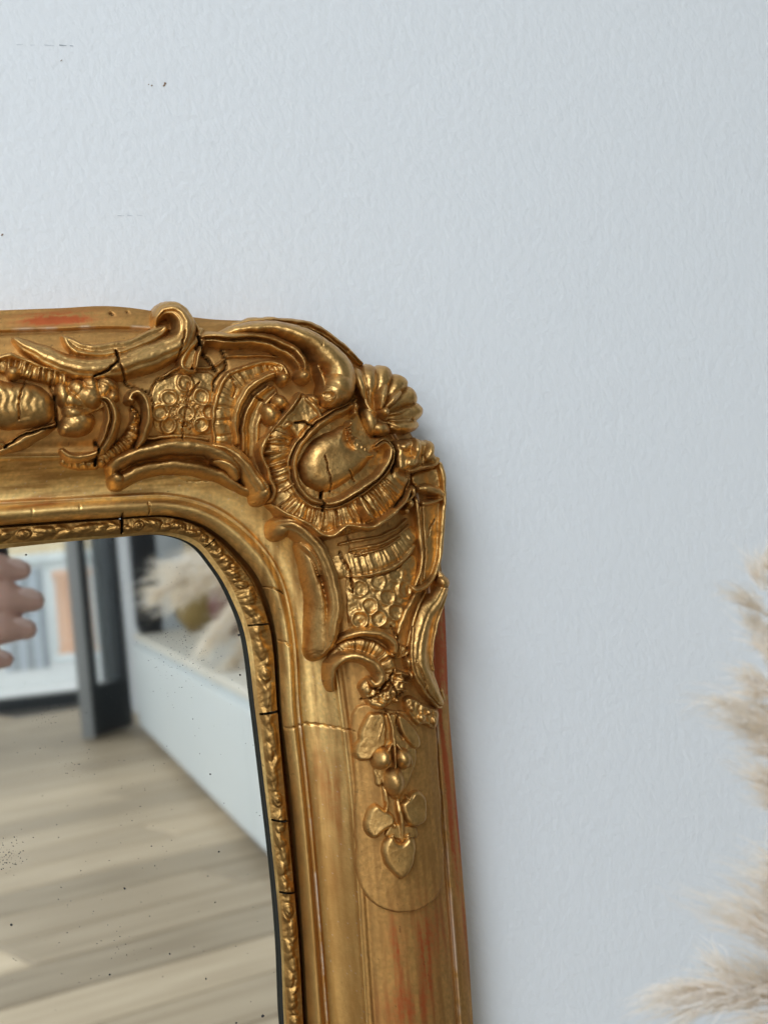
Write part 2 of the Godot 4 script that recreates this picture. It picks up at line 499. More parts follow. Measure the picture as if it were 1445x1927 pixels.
func ornament(called: String, prims: Array, tone := 1, rough := 0.12, step := 0.3, parent: Node = null) -> MeshInstance3D:
	var lo := Vector2(1e9, 1e9)
	var hi := -lo
	for p in prims:
		lo = lo.min(p.lo)
		hi = hi.max(p.hi)
	lo -= Vector2.ONE * (step * 2 + 0.6)
	hi += Vector2.ONE * 0.6
	var w := int((hi.x - lo.x) / step) + 3
	var h := int((hi.y - lo.y) / step) + 3
	var H := PackedFloat32Array()
	H.resize(w * h)
	H.fill(-9.0)
	# hand-worked: every outline wanders a little
	WX.resize(w * h)
	WY.resize(w * h)
	for j in h:
		for i in w:
			var x := lo.x + i * step
			var y := lo.y + j * step
			WX[j * w + i] = x + 0.8 * noise.get_noise_3d(x * 0.8, y * 0.8, 11.0) + 0.08 * fine.get_noise_3d(x * 0.8, y * 0.8, 5.0)
			WY[j * w + i] = y + 0.8 * noise.get_noise_3d(x * 0.8, y * 0.8, 47.0) + 0.08 * fine.get_noise_3d(x * 0.8, y * 0.8, 25.0)
	for p in prims:
		var i0 := maxi(0, int((p.lo.x - lo.x - 0.8) / step))
		var j0 := maxi(0, int((p.lo.y - lo.y - 0.8) / step))
		var i1 := mini(w - 1, int((p.hi.x - lo.x + 0.8) / step) + 1)
		var j1 := mini(h - 1, int((p.hi.y - lo.y + 0.8) / step) + 1)
		match p.k:
			0: lay_stroke(p, H, w, lo, step, i0, j0, i1, j1)
			1: lay_dome(p, H, w, lo, step, i0, j0, i1, j1)
			2: lay_plate(p, H, w, lo, step, i0, j0, i1, j1)
			3: lay_fan(p, H, w, lo, step, i0, j0, i1, j1)
			4: lay_ring(p, H, w, lo, step, i0, j0, i1, j1)
	# to a mesh
	var id := PackedInt32Array()
	id.resize(w * h)
	id.fill(-1)
	var Z := PackedFloat32Array()
	Z.resize(w * h)
	for j in h:
		for i in w:
			var k := j * w + i
			if H[k] > -5.0:
				var x := lo.x + i * step
				var y := lo.y + j * step
				var z := base(x, y) + H[k] * (1.25 if H[k] > 0.0 else 1.0)
				if H[k] > 0.0:
					z += rough * fine.get_noise_2d(x * 0.6, y * 0.6) + rough * 1.6 * noise.get_noise_2d(x * 1.6 + 50.0, y * 1.6)
				Z[k] = z - crack_at(x, y)
			else: Z[k] = -99.0
	var v := PackedVector3Array()
	var n := PackedVector3Array()
	var c := PackedColorArray()
	var index := PackedInt32Array()
	for j in h - 1:
		for i in w - 1:
			var k := j * w + i
			if Z[k] < -50.0 or Z[k + 1] < -50.0 or Z[k + w] < -50.0 or Z[k + w + 1] < -50.0: continue
			if H[k] < -2.0 and H[k + 1] < -2.0 and H[k + w] < -2.0 and H[k + w + 1] < -2.0: continue
			for q: int in [k, k + 1, k + w, k + w + 1]:
				if id[q] < 0:
					id[q] = v.size()
					var qi: int = q % w
					var qj: int = q / w
					var x := lo.x + qi * step
					var y := lo.y + qj * step
					var zl: float = Z[q - 1] if qi > 0 and Z[q - 1] > -50.0 else Z[q]
					var zr: float = Z[q + 1] if qi < w - 1 and Z[q + 1] > -50.0 else Z[q]
					var zd: float = Z[q - w] if qj > 0 and Z[q - w] > -50.0 else Z[q]
					var zu: float = Z[q + w] if qj < h - 1 and Z[q + w] > -50.0 else Z[q]
					v.append(V(x, y, Z[q]))
					n.append(Vector3((zl - zr) / (2 * step), (zd - zu) / (2 * step), 1.0).normalized())
					c.append(gilt(x, y, Z[q], tone))
			index.append_array(PackedInt32Array([id[k], id[k + w], id[k + w + 1], id[k], id[k + w + 1], id[k + 1]]))
	if v.is_empty():
		push_error("empty ornament " + called)
		return null
	return put(called, arrays(v, n, c, index), M.bronze if tone == 1 else M.aged, parent if parent else mirror)

func bump(v: float, at: float, w: float) -> float:
	var d := (v - at) / w
	return exp(-d * d)

func lay_stroke(p: Dictionary, H: PackedFloat32Array, w: int, lo: Vector2, step: float, i0: int, j0: int, i1: int, j1: int) -> void:
	var bw := i1 - i0 + 1
	var bh := j1 - j0 + 1
	var best := PackedFloat32Array()
	best.resize(bw * bh)
	best.fill(9.0)
	var side := best.duplicate()
	var crest := best.duplicate()
	var run := best.duplicate()
	var half := best.duplicate()
	var q: Array = p.p
	var qw: PackedFloat32Array = p.w
	var L := 0.0
	for s in q.size() - 1:
		var a: Vector3 = q[s]
		var b: Vector3 = q[s + 1]
		var wm := maxf(qw[s], qw[s + 1]) * 1.25 + 0.7
		var ex := b.x - a.x
		var ey := b.y - a.y
		var l2 := ex * ex + ey * ey
		if l2 < 1e-9: continue
		var l := sqrt(l2)
		var x0 := maxi(i0, int((minf(a.x, b.x) - wm - lo.x) / step))
		var x1 := mini(i1, int((maxf(a.x, b.x) + wm - lo.x) / step) + 1)
		var y0 := maxi(j0, int((minf(a.y, b.y) - wm - lo.y) / step))
		var y1 := mini(j1, int((maxf(a.y, b.y) + wm - lo.y) / step) + 1)
		for j in range(y0, y1 + 1):
			for i in range(x0, x1 + 1):
				var x := WX[j * w + i] - a.x
				var y := WY[j * w + i] - a.y
				var t := clampf((x * ex + y * ey) / l2, 0.0, 1.0)
				var dx := x - ex * t
				var dy := y - ey * t
				var wt := lerpf(qw[s], qw[s + 1], t)
				var d := sqrt(dx * dx + dy * dy) / wt
				var k := (j - j0) * bw + i - i0
				if d < best[k]:
					best[k] = d
					side[k] = (ex * y - ey * x) / l / wt
					crest[k] = lerpf(a.z, b.z, t)
					run[k] = L + l * t
					half[k] = wt
		L += l
	var shape: int = p.shape
	var lam: float = p.lam
	for j in bh:
		for i in bw:
			var k := j * bw + i
			var u := best[k]
			if u > 1.25: continue
			var z: float
			if u >= 1.0: z = -1.0 - (u - 1.0) * half[k] * 5.0
			else:
				var f := pow(1.0 - u * u, 0.62)
				var v := side[k]
				match shape:
					1: f *= 1.0 - 0.09 * bump(v, 0.4, 0.14) - 0.08 * bump(v, -0.3, 0.12)
					2: f = pow(1.0 - pow(u, 6), 0.5) * (0.5 + 0.5 * smoothstep(0.15, 0.75, absf(v)))
					3: f *= 1.0 - 0.5 * bump(v, -0.25, 0.16)
					4: f = pow(minf(1.0, (1.0 - u) / 0.3), 0.6)
					5: f = pow(1.0 - u * u, 0.35) * (0.86 + 0.14 * cos(run[k] * TAU / lam + v * 1.2 + 5.0 * noise.get_noise_1d(run[k] * 2.0 + crest[k] * 9.0)))
					6: f = pow(1.0 - u, 0.75) * (1.0 - 0.1 * bump(v, 0.0, 0.08))
					7: f *= 1.0 - 0.5 * bump(v, 0.25, 0.16)
					8: f = pow(1.0 - u * u, 0.3) * (0.55 + 0.45 * smoothstep(-0.6, 0.9, v)) * (0.87 + 0.13 * cos(run[k] * TAU / lam + 5.0 * noise.get_noise_1d(run[k] * 2.0)))
					9: f = pow(1.0 - u * u, 0.3) * (0.55 + 0.45 * smoothstep(-0.6, 0.9, -v)) * (0.87 + 0.13 * cos(run[k] * TAU / lam + 5.0 * noise.get_noise_1d(run[k] * 2.0)))
				z = -1.0 + (crest[k] + 1.0) * f
			var kk := (j + j0) * w + i + i0
			if z > H[kk]: H[kk] = z

func lay_dome(p: Dictionary, H: PackedFloat32Array, w: int, lo: Vector2, step: float, i0: int, j0: int, i1: int, j1: int) -> void:
	var ct := cos(p.turn)
	var sn := sin(p.turn)
	var at: Vector2 = p.at
	var rx: float = p.rx
	var ry: float = p.ry
	var h: float = p.h
	var pw: float = p.power * 0.5
	for j in range(j0, j1 + 1):
		for i in range(i0, i1 + 1):
			var x := WX[j * w + i] - at.x
			var y := WY[j * w + i] - at.y
			var a := (x * ct + y * sn) / rx
			var b := (y * ct - x * sn) / ry
			var d := a * a + b * b
			if d > 1.5: continue
			var z := -1.0 + (h + 1.0) * pow(1.0 - d, pw) if d < 1.0 else -1.0 - (sqrt(d) - 1.0) * minf(rx, ry) * 5.0
			if z > H[j * w + i]: H[j * w + i] = z

func lay_plate(p: Dictionary, H: PackedFloat32Array, w: int, lo: Vector2, step: float, i0: int, j0: int, i1: int, j1: int) -> void:
	var q: PackedVector2Array = p.p
	var n := q.size()
	var edge: float = p.edge
	var h: float = p.h
	for j in range(j0, j1 + 1):
		for i in range(i0, i1 + 1):
			var x := WX[j * w + i]
			var y := WY[j * w + i]
			var inside := false
			var d2 := 1e9
			var b := q[n - 1]
			for k in n:
				var a := q[k]
				if (a.y > y) != (b.y > y) and x < (b.x - a.x) * (y - a.y) / (b.y - a.y) + a.x: inside = not inside
				var ex := b.x - a.x
				var ey := b.y - a.y
				var t := clampf(((x - a.x) * ex + (y - a.y) * ey) / maxf(ex * ex + ey * ey, 1e-9), 0.0, 1.0)
				var dx := x - a.x - ex * t
				var dy := y - a.y - ey * t
				d2 = minf(d2, dx * dx + dy * dy)
				b = a
			var d := sqrt(d2)
			var z: float
			if inside:
				var e := 1.0 - minf(1.0, d / edge)
				z = -1.0 + (h + 1.0) * sqrt(1.0 - e * e) - p.dish * smoothstep(edge * 0.5, edge * 2.2, d)
				if p.veins > 0.0: z += p.veins * sin(x * 2.3 + 1.5 * sin(y * 0.8)) * minf(1.0, d / edge)
			elif d < 1.0: z = -1.0 - d * 4.0
			else: continue
			if z > H[j * w + i]: H[j * w + i] = z

func lay_fan(p: Dictionary, H: PackedFloat32Array, w: int, lo: Vector2, step: float, i0: int, j0: int, i1: int, j1: int) -> void:
	var at: Vector2 = p.at
	var radii: Array = p.radii
	var spread: float = p.a1 - p.a0
	for j in range(j0, j1 + 1):
		for i in range(i0, i1 + 1):
			var x := WX[j * w + i] - at.x
			var y := WY[j * w + i] - at.y
			var r := sqrt(x * x + y * y)
			var t: float = fposmod(atan2(y, x) - p.a0 + 0.4, TAU) - 0.4
			t /= spread
			if t < -0.03 or t > 1.03: continue
			var tc := clampf(t, 0.0, 0.9999) * (radii.size() - 1)
			var k := int(tc)
			var R := lerpf(radii[k], radii[k + 1], smoothstep(0.0, 1.0, tc - k))
			var fl: float = absf(sin(t * PI * p.flutes))
			R *= 1.0 - p.scallop + p.scallop * pow(fl, 0.6)
			var u := r / R
			if u > 1.15: continue
			var z: float
			if u < 1.0:
				var f: float = pow(1.0 - pow(u, 7), 0.5) * (0.45 + 0.55 * smoothstep(0.0, 0.75, u)) * lerpf(1.0, 0.72 + 0.28 * pow(fl, 0.6), smoothstep(0.15, 0.5, u))
				z = -1.0 + (p.h + 1.0) * f
			else: z = -1.0 - (u - 1.0) * R * 4.0
			if t < 0.0 or t > 1.0: z = minf(z, -1.2)
			if z > H[j * w + i]: H[j * w + i] = z

func lay_ring(p: Dictionary, H: PackedFloat32Array, w: int, lo: Vector2, step: float, i0: int, j0: int, i1: int, j1: int) -> void:
	for j in range(j0, j1 + 1):
		for i in range(i0, i1 + 1):
			var d: float = Vector2(WX[j * w + i], WY[j * w + i]).distance_to(p.at)
			var f: float = p.h * exp(-pow((d - p.r) / p.w, 2))
			var k := j * w + i
			if H[k] > -1.0: H[k] += f

# ---------------------------------------------------------------- the mirror
func carve(run: float, s: float) -> float:
	# running foliage on the sight edge: a waving stem, hearts between leaf sprays
	var q := fposmod(run + 9.0, 43.0)
	var e := sin(PI * clampf(s, 0.0, 1.0))
	var vc := 0.5 + 0.22 * sin(run / 17.0 * TAU) + 0.1 * noise.get_noise_1d(run * 2.0)
	var f := 1.4 * exp(-pow((s - vc) / 0.19, 2)) * (0.75 + 0.25 * sin(run * 1.3 + 4.0 * s))
	var r := sqrt(pow((q - 13.5) / 3.2, 2) + pow((s - 0.5) / 0.36, 2))
	f = maxf(f * smoothstep(0.7, 1.3, r), 1.7 * sqrt(maxf(0.0, 1.0 - r * r * 1.3)) * (1.0 - 0.35 * bump(r, 0.45, 0.1)))
	for k in [[4.0, 0.38, 4.8, 0.3], [21.5, 0.62, 5.0, -0.4], [29.0, 0.35, 4.2, 0.5], [35.5, 0.6, 5.4, 0.2], [40.0, 0.3, 3.6, -0.3]]:
		var dx: float = q - k[0]
		var dy: float = s - k[1] - dx * 0.06 * k[3]
		var leaf: float = sqrt(pow(dx / k[2], 2) + pow(dy / 0.28, 2))
		f = maxf(f, 1.8 * sqrt(maxf(0.0, 1.0 - leaf)) - 0.3 * bump(dy, 0.0, 0.04))
	f -= 0.22 * maxf(0.0, sin(run * 2.3 + s * 6.0)) * bump(s, 0.5, 0.4)
	return 0.7 * e + f * pow(e, 0.6) + 0.12 * fine.get_noise_2d(run * 1.3, s * 9.0)

func build_mirror() -> void:
	mirror = thing("gilded_mirror", "large antique gilt framed mirror with carved rococo scrollwork on its rounded corner", "mirror")
	# how the gesso has split
	var thin := 0.26
	split([Vector2(58.15, 67.33), Vector2(58.4, 63.25), Vector2(54.78, 60.09), Vector2(49.44, 58.28)], 0.55, 2.0)
	split([Vector2(58.4, 63.25), Vector2(59.85, 58.29), Vector2(61.12, 54.94), Vector2(65.23, 52.61), Vector2(68.76, 51)], 0.4, 1.6)
	split([Vector2(68.88, 51.09), Vector2(72.93, 56.35), Vector2(79.21, 57.95)], thin)
	split([Vector2(68.88, 51.09), Vector2(70.26, 47.08), Vector2(68.33, 41.32)], thin)
	split([Vector2(83.83, 73.1), Vector2(82.24, 67.94), Vector2(80.88, 63.71)], 0.35, 1.5)
	split([Vector2(89.2, 71.02), Vector2(89.85, 65.6), Vector2(93.12, 60.43), Vector2(94.76, 57.86)], 0.7, 2.4)
	split([Vector2(98.27, 65.86), Vector2(98.76, 59.05), Vector2(93.52, 54.3), Vector2(92.83, 50.44)], 0.5, 2.0)
	split([Vector2(83.7, 54.05), Vector2(81.96, 44.29), Vector2(80.33, 38.56), Vector2(79.61, 32.82)], thin, 1.2)
	split([Vector2(88.08, 54.16), Vector2(83.38, 49.1), Vector2(81.96, 44.29)], thin, 1.2)
	split([Vector2(25.51, 58.71), Vector2(22.26, 52.09), Vector2(21.6, 44.56)], thin)
	split([Vector2(35.19, 52.25), Vector2(34.84, 41.77), Vector2(21.9, 38.97), Vector2(16.05, 35.33)], 0.55, 2.0)
	split([Vector2(48.1, 35.05), Vector2(48.96, 32.03), Vector2(47.69, 26.74)], 0.6, 2.0)
	split([Vector2(56.69, 8.48), Vector2(56.2, 1.62)], 0.5, 2.0)
	split([Vector2(66.27, 11.56), Vector2(66.66, 7)], thin)
	split([Vector2(107.3, 48.27), Vector2(107.4, 47.16), Vector2(110.85, 45.63)], 0.3)
	split([Vector2(121.27, 36.07), Vector2(125.34, 36.1), Vector2(128.23, 34.11)], 0.4, 1.8)
	split([Vector2(130.57, 22.76), Vector2(131.92, 13.29), Vector2(132.61, 9.29)], 0.28, 1.2)
	split([Vector2(139.48, 16.67), Vector2(142.58, 12.41)], thin)
	split([Vector2(129.42, 9.57), Vector2(129.04, 2.63)], 0.55, 2.6)
	split([Vector2(160.68, 26.63), Vector2(161.55, 22.51), Vector2(157.79, 14.46)], 0.5, 2.0)
	split([Vector2(172.41, 20.86), Vector2(171.58, 15.65)], thin, 1.0)
	split([Vector2(165.42, 11.93), Vector2(162.84, 5.93), Vector2(157.35, 1.26)], 0.4, 1.5)
	split([Vector2(107.12, -24.44), Vector2(110.83, -25.33), Vector2(114.25, -27.76)], 0.35, 1.3)
	split([Vector2(110.5, -44.95), Vector2(113.37, -46.28), Vector2(114.75, -47.67)], 0.3, 1.2)
	split([Vector2(110.51, -78.97), Vector2(119.29, -78.24), Vector2(127.36, -79.9), Vector2(134.44, -81.83)], 0.3, 1.2)
	split([Vector2(135.04, -13.91), Vector2(138.34, -22.3), Vector2(138.54, -29.4)], 0.4, 1.4)
	split([Vector2(152.19, -43.59), Vector2(154.94, -48.75), Vector2(152.55, -55.16)], 0.35, 1.4)
	split([Vector2(151.06, -59.89), Vector2(149.15, -63.69), Vector2(144.35, -68.16), Vector2(138.38, -70.15)], 0.35, 1.5)
	split([Vector2(149.15, -63.69), Vector2(151.58, -70.56), Vector2(156.71, -68.84)], 0.35, 1.5)
	split([Vector2(151.01, -76.56), Vector2(149.99, -80.06), Vector2(152.17, -86.43)], 0.32, 1.3)
	split([Vector2(160.45, -57.04), Vector2(162.82, -64.53), Vector2(164.78, -71.02)], 0.25, 0.8)
	split([Vector2(177.3, -31.1), Vector2(180.49, -32.52)], 0.3, 1.0)
	split([Vector2(177.05, -4.38), Vector2(174.49, -7.3), Vector2(172.53, -11.29)], 0.3, 1.0)
	split([Vector2(71.2, 24.01), Vector2(81.03, 18.34), Vector2(92.79, 17.29), Vector2(98.52, 12.79)], 0.2, 0.5)
	split([Vector2(133.73, 69.71), Vector2(135.08, 67.15), Vector2(134.09, 64.02)], 0.2, 0.7)
	split([Vector2(145.69, -6.84), Vector2(152.43, -4.41), Vector2(157.92, -5.91)], 0.22, 0.8)
	split([Vector2(58.91, 82.9), Vector2(59.63, 82.26)], 0.6, 1.6)
	split([Vector2(65.08, 83.21), Vector2(65.41, 82.59)], 0.45, 1.2)
	split([Vector2(35.24, 61.25), Vector2(33.93, 56.3), Vector2(35, 52.26)], 0.26)
	split([Vector2(98.89, 57.01), Vector2(101.12, 50.79), Vector2(99.8, 47.88)], 0.26, 1.0)
	split([Vector2(127.64, 71.89), Vector2(134.84, 67.04)], 0.2, 0.6)
	split([Vector2(138.73, -6.19), Vector2(139.44, -14.33), Vector2(145.08, -15.88)], 0.26, 1.0)
	split([Vector2(24.09, 12.89), Vector2(23.72, 7.52)], 0.2, 0.5)
	split([Vector2(41.07, 13.58), Vector2(41.06, 7.91)], 0.2, 0.5)
	# where the red ground shows through the leaf
	for k in [[Vector2(42.37, 81.5), Vector2(13, 2.6), 1.5], [Vector2(33.84, 82.47), Vector2(10, 2.0), 0.9], [Vector2(121.51, -100.71), Vector2(2, 20), 0.35], [Vector2(126.11, -107.04), Vector2(2.6, 22), 0.8], [Vector2(116.92, -112.25), Vector2(1.6, 16), 0.7], [Vector2(124.1, -135.57), Vector2(2.2, 10), 0.4],
			[Vector2(171.81, -86.18), Vector2(1.3, 36), 2.0], [Vector2(174.32, -61.56), Vector2(3.4, 16), 1.8], [Vector2(177.16, -78.79), Vector2(2.6, 16), 1.4], [Vector2(171.85, -113.28), Vector2(1.2, 30), 1.6], [Vector2(178.7, -51.7), Vector2(4, 14), 1.7], [Vector2(176.02, -126.85), Vector2(2.0, 30), 0.8], [Vector2(173.86, -155.7), Vector2(2.4, 26), 0.7],
			[Vector2(154.28, -168.75), Vector2(2.4, 16), 1.0], [Vector2(142.34, -168.53), Vector2(2.4, 14), 0.9], [Vector2(145.57, -189.3), Vector2(9, 9), 0.85], [Vector2(157.66, -163.42), Vector2(9, 13), 0.7], [Vector2(115.2, -177.07), Vector2(1.8, 20), 1.0], [Vector2(115.98, -146.61), Vector2(1.4, 20), 0.5], [Vector2(119.06, -127.02), Vector2(1.0, 16), 0.5], [Vector2(16.48, 15.97), Vector2(16, 1.4), 0.4], [Vector2(29.63, 14.21), Vector2(14, 1.0), 0.3]]:
		worn.append(k)
	# mouldings, from the glass outwards
	var flat := func(_s): return 0.0
	moulding("lip_side", "glass", "sight", 3, 3, M.lip, flat)
	moulding("sight_lip", "sight", "bevel", 4, 0, M.leaf, flat)
	var run: PackedFloat32Array = along
	var cuts := [0]
	for c in JOINTS:
		var best := 0
		for i in run.size():
			if line["carved"][i].distance_to(Vector3(c.x, c.y, line["carved"][i].z)) < line["carved"][best].distance_to(Vector3(c.x, c.y, line["carved"][best].z)): best = i
		cuts.append(best)
	cuts.append(run.size() - 1)
	for i in cuts.size() - 1:
		moulding("carved_sight_edge", "bevel", "carved", 16, 4, M.bronze, func(s): return 0.0, carve, cuts[i] + (1 if i else 0), cuts[i + 1] - (1 if i < cuts.size() - 2 else 0))
	moulding("quirk", "carved", "bead", 8, 4, M.bronze, func(s): return -6.5 * pow(sin(PI * s), 0.5))
	moulding("bead_moulding", "bead", "fillet", 18, 0, M.leaf, func(s): return 4.4 * sin(PI * s))
	moulding("hollow_moulding", "fillet", "step", 44, 0, M.leaf, func(s): return -3.6 * sin(PI * pow(s, 0.85)) + 1.0 * bump(s, 0.06, 0.035) + 0.7 * bump(s, 0.97, 0.03))
	moulding("swelling_moulding", "step", "band", 70, 2, M.aged, func(s): return 6.4 * pow(sin(PI * s), 0.75) + 0.8 * bump(s, 0.02, 0.03) - 0.8 * bump(s, 0.07, 0.03))
	moulding("outer_band", "band", "edge", 20, 2, M.aged, func(s): return 1.0 * sin(PI * s) - 1.6 * bump(s, 0.1, 0.06) + 0.5 * bump(s, 0.22, 0.06))
	moulding("frame_side", "edge", "back", 6, 2, M.aged, flat, null, 0, -1, false)
	settle_ground()

	# --- top rail, left: the long acanthus with its crook
	ornament("acanthus_crook", [
		stroke([Vector3(74.35, 76.73, 3), Vector3(75.08, 79.87, 6), Vector3(78.52, 82.68, 8), Vector3(82.8, 81.64, 9), Vector3(85.36, 76.58, 9), Vector3(83.08, 70.46, 8), Vector3(76.06, 66.57, 7), Vector3(65.91, 63.33, 7), Vector3(55.12, 61.24, 7), Vector3(44.38, 61.92, 7), Vector3(34.75, 66.25, 6), Vector3(27.61, 70.86, 5), Vector3(23.31, 74.14, 4)], [1.38, 1.97, 2.76, 3.74, 4.33, 4.53, 4.92, 5.32, 4.92, 4.53, 3.94, 2.96, 1.58], 1),
		plate([Vector2(39.53, 73.98), Vector2(40.83, 75.19), Vector2(44.07, 73.72), Vector2(49.46, 71.06), Vector2(56.57, 71.03), Vector2(63.11, 71.75), Vector2(70.42, 74.73), Vector2(75.65, 76.93), Vector2(79.19, 76.37), Vector2(77.31, 72.18), Vector2(68.38, 67.84), Vector2(55.44, 65.16), Vector2(43.22, 66.75)], 5.0, 1.6, 1.2, 0.0),
		stroke([Vector3(74.05, 66.46, 4), Vector3(80.26, 69.12, 5), Vector3(84.81, 73.04, 6), Vector3(87.72, 75.72, 5)], [0.99, 1.18, 1.18, 0.99], 0)])
	ornament("acanthus_tendril", [
		stroke([Vector3(91.6, 73.59, 4), Vector3(88.7, 69.68, 5), Vector3(84.81, 66.73, 5), Vector3(81.91, 62.81, 5), Vector3(81.8, 59.33, 5), Vector3(84.67, 57.46, 4), Vector3(86.72, 58.28, 3)], [1.18, 1.58, 1.77, 1.58, 1.38, 1.18, 0.79], 0),
		stroke([Vector3(86.37, 65.51, 3), Vector3(83.71, 60, 2)], [1.77, 1.77], 4),
		stroke([Vector3(86.41, 59.49, 5), Vector3(87.61, 63.75, 6), Vector3(89.79, 67.02, 6), Vector3(91.1, 69.57, 5)], [0.79, 0.99, 0.99, 0.79], 0),
		stroke([Vector3(89.08, 77.27, 3), Vector3(90.39, 75.28, 3), Vector3(90.45, 69.72, 4)], [1.18, 0.99, 0.99], 0)])
	ornament("flower_leaf", [
		fan(Vector2(49.1, 45.99), 20, 200, [10.24, 11.82, 14.18, 13.79, 11.43], 6, 6.5, 0.1),
		dome(Vector2(38.06, 52.05), 3.15, 5.71, 6.5, 8), dome(Vector2(42.06, 41.85), 6.5, 4.73, 6.0, 12), dome(Vector2(38.37, 40.42), 3.15, 2.76, 5.5),
		dome(Vector2(47.22, 51.22), 5.91, 5.12, 7.0), dome(Vector2(54.26, 55.21), 4.33, 2.76, 6.4, -30)], 1, 0.3)
	ornament("curled_leaf", [stroke([Vector3(51.23, 50.08, 8), Vector3(52.95, 49.1, 9), Vector3(54.63, 44.59, 9), Vector3(53.9, 39.92, 9), Vector3(51.79, 35.44, 8), Vector3(49.76, 31.9, 7), Vector3(48.76, 30.81, 5)], [0.99, 1.77, 2.76, 3.15, 2.96, 2.17, 1.18], 3)])
	ornament("hooked_tendril", [stroke([Vector3(60.72, 48.94, 7), Vector3(61.68, 51, 7), Vector3(64.47, 51.29, 8), Vector3(66.87, 48.22, 8), Vector3(67.38, 42.82, 8), Vector3(66.15, 37.64, 7), Vector3(64.12, 33.7, 6), Vector3(62.56, 31.6, 5)], [1.58, 1.58, 1.77, 1.97, 1.97, 1.77, 1.38, 0.99], 0), dome(Vector2(61.38, 48.79), 1.97, 1.77, 7.6)])
	ornament("acanthus_frill", [stroke([Vector3(62.17, 45.53, 3), Vector3(62.89, 41.54, 4), Vector3(61.43, 36.89, 4), Vector3(58.51, 33.3, 4), Vector3(54.39, 30.81, 4), Vector3(50.69, 28.12, 3)], [1.38, 1.97, 2.36, 2.76, 2.56, 2.17], 5, 2.56), dome(Vector2(62.19, 42.37), 1.38, 2.36, 5.5), dome(Vector2(62.66, 38.13), 1.38, 1.77, 5.0), dome(Vector2(60.45, 34.08), 1.58, 1.38, 5.0), dome(Vector2(49.97, 27.28), 1.77, 1.58, 4.0)], 1, 0.3)
	ornament("leaf_stem", [stroke([Vector3(35.82, 32.44, 4), Vector3(38.11, 30.52, 5), Vector3(43.72, 29.68, 5), Vector3(49.47, 31.08, 5)], [1.38, 1.77, 1.58, 1.38], 0), stroke([Vector3(36.33, 28.98, 2), Vector3(41.96, 27.03, 2), Vector3(47.67, 26.55, 2)], [1.18, 1.38, 1.18], 5, 2.76)])
	ornament("rounded_leaf", [plate([Vector2(5, 56.14), Vector2(12.67, 60.05), Vector2(21.73, 58.28), Vector2(27.56, 57.11), Vector2(32.83, 53.66), Vector2(34.49, 49.32), Vector2(33.07, 43.72), Vector2(25.8, 41.44), Vector2(18.38, 41.43), Vector2(9.36, 43.58), Vector2(2.44, 47.83)], 6.2, 6.0, 0.0, 0.1), dome(Vector2(24.18, 44.38), 7.09, 2.76, 5.6, 8), dome(Vector2(13.5, 48.92), 7.09, 5.12, 6.0)])
	ornament("ribbed_leaf", [stroke([Vector3(9.43, 64.67, 3), Vector3(16.86, 65.45, 4), Vector3(22.26, 64.02, 5), Vector3(27.61, 61.87, 5), Vector3(33.92, 59.51, 5), Vector3(39.96, 57.44, 4)], [2.76, 3.15, 3.35, 3.35, 3.15, 2.56], 5, 3.35), stroke([Vector3(11.56, 67.97, 4), Vector3(17.04, 67.51, 5), Vector3(21.13, 67.91, 6), Vector3(24.36, 66.62, 5), Vector3(31.46, 63.01, 5), Vector3(40.61, 60.15, 4)], [1.18, 1.38, 1.38, 1.18, 0.99, 0.79], 0), dome(Vector2(21.28, 61.7), 2.76, 3.15, 7.0)], 1, 0.2)
	ornament("blade_leaf", [stroke([Vector3(34.52, 42.37, 3), Vector3(30.38, 40.52, 4), Vector3(24.62, 38.34, 4), Vector3(18.83, 35.77, 4), Vector3(14.09, 33.99, 3), Vector3(8.43, 32.62, 2)], [0.99, 1.97, 2.56, 2.36, 1.77, 1.18], 6), stroke([Vector3(17.84, 34.62, 3), Vector3(12.53, 37.76, 4), Vector3(5.34, 39.42, 4)], [0.99, 1.58, 1.77], 0)])

	# --- lattice ground with rings and rosettes
	var rings: Array = [plate([Vector2(71.41, 54.5), Vector2(79.22, 57.59), Vector2(87.7, 58.68), Vector2(93.81, 56.46), Vector2(92.6, 45.53), Vector2(91.4, 34.83), Vector2(81.11, 34.27), Vector2(70.69, 36.43), Vector2(68.9, 44.29)], 0.3, 1.0)]
	for k in [Vector2(75.9, 49.03), Vector2(81.66, 42.95), Vector2(87.66, 48.41), Vector2(86.83, 38.28), Vector2(75.08, 38.96), Vector2(82.49, 53.73), Vector2(90.54, 43.08), Vector2(72.32, 43.81)]: rings.append(ring(k, 2.76, 0.63, 0.85))
	for k in [Vector2(75.46, 43.98), Vector2(87.19, 43.32), Vector2(81.33, 38.49), Vector2(82.11, 48.2), Vector2(78.96, 46.07), Vector2(84.64, 45.67), Vector2(78.56, 41.03), Vector2(84.22, 40.61)]:
		rings.append(dome(k, 0.79, 0.79, 1.3))
		for d in [Vector2(1, 1), Vector2(-1, 1), Vector2(1, -1), Vector2(-1, -1)]: rings.append(dome(k + d * 1.18, 0.63, 0.63, 1.2))
	ornament("lattice_panel", rings, 1, 0.22)
	ornament("panel_border", [stroke([Vector3(63.92, 34.8, 1), Vector3(71.22, 34.95, 2), Vector3(79.94, 34.26, 2), Vector3(88.79, 32.46, 1.5)], [0.79, 0.99, 0.99, 0.79], 0), stroke([Vector3(73.06, 56.28, 1.5), Vector3(82.33, 60.08, 2), Vector3(93.27, 59.46, 1.5), Vector3(99.84, 62.81, 1.5), Vector3(108.04, 63.16, 1.5), Vector3(120.21, 61.65, 1.5)], [0.59, 0.79, 0.59, 0.59, 0.79, 0.59], 0)])

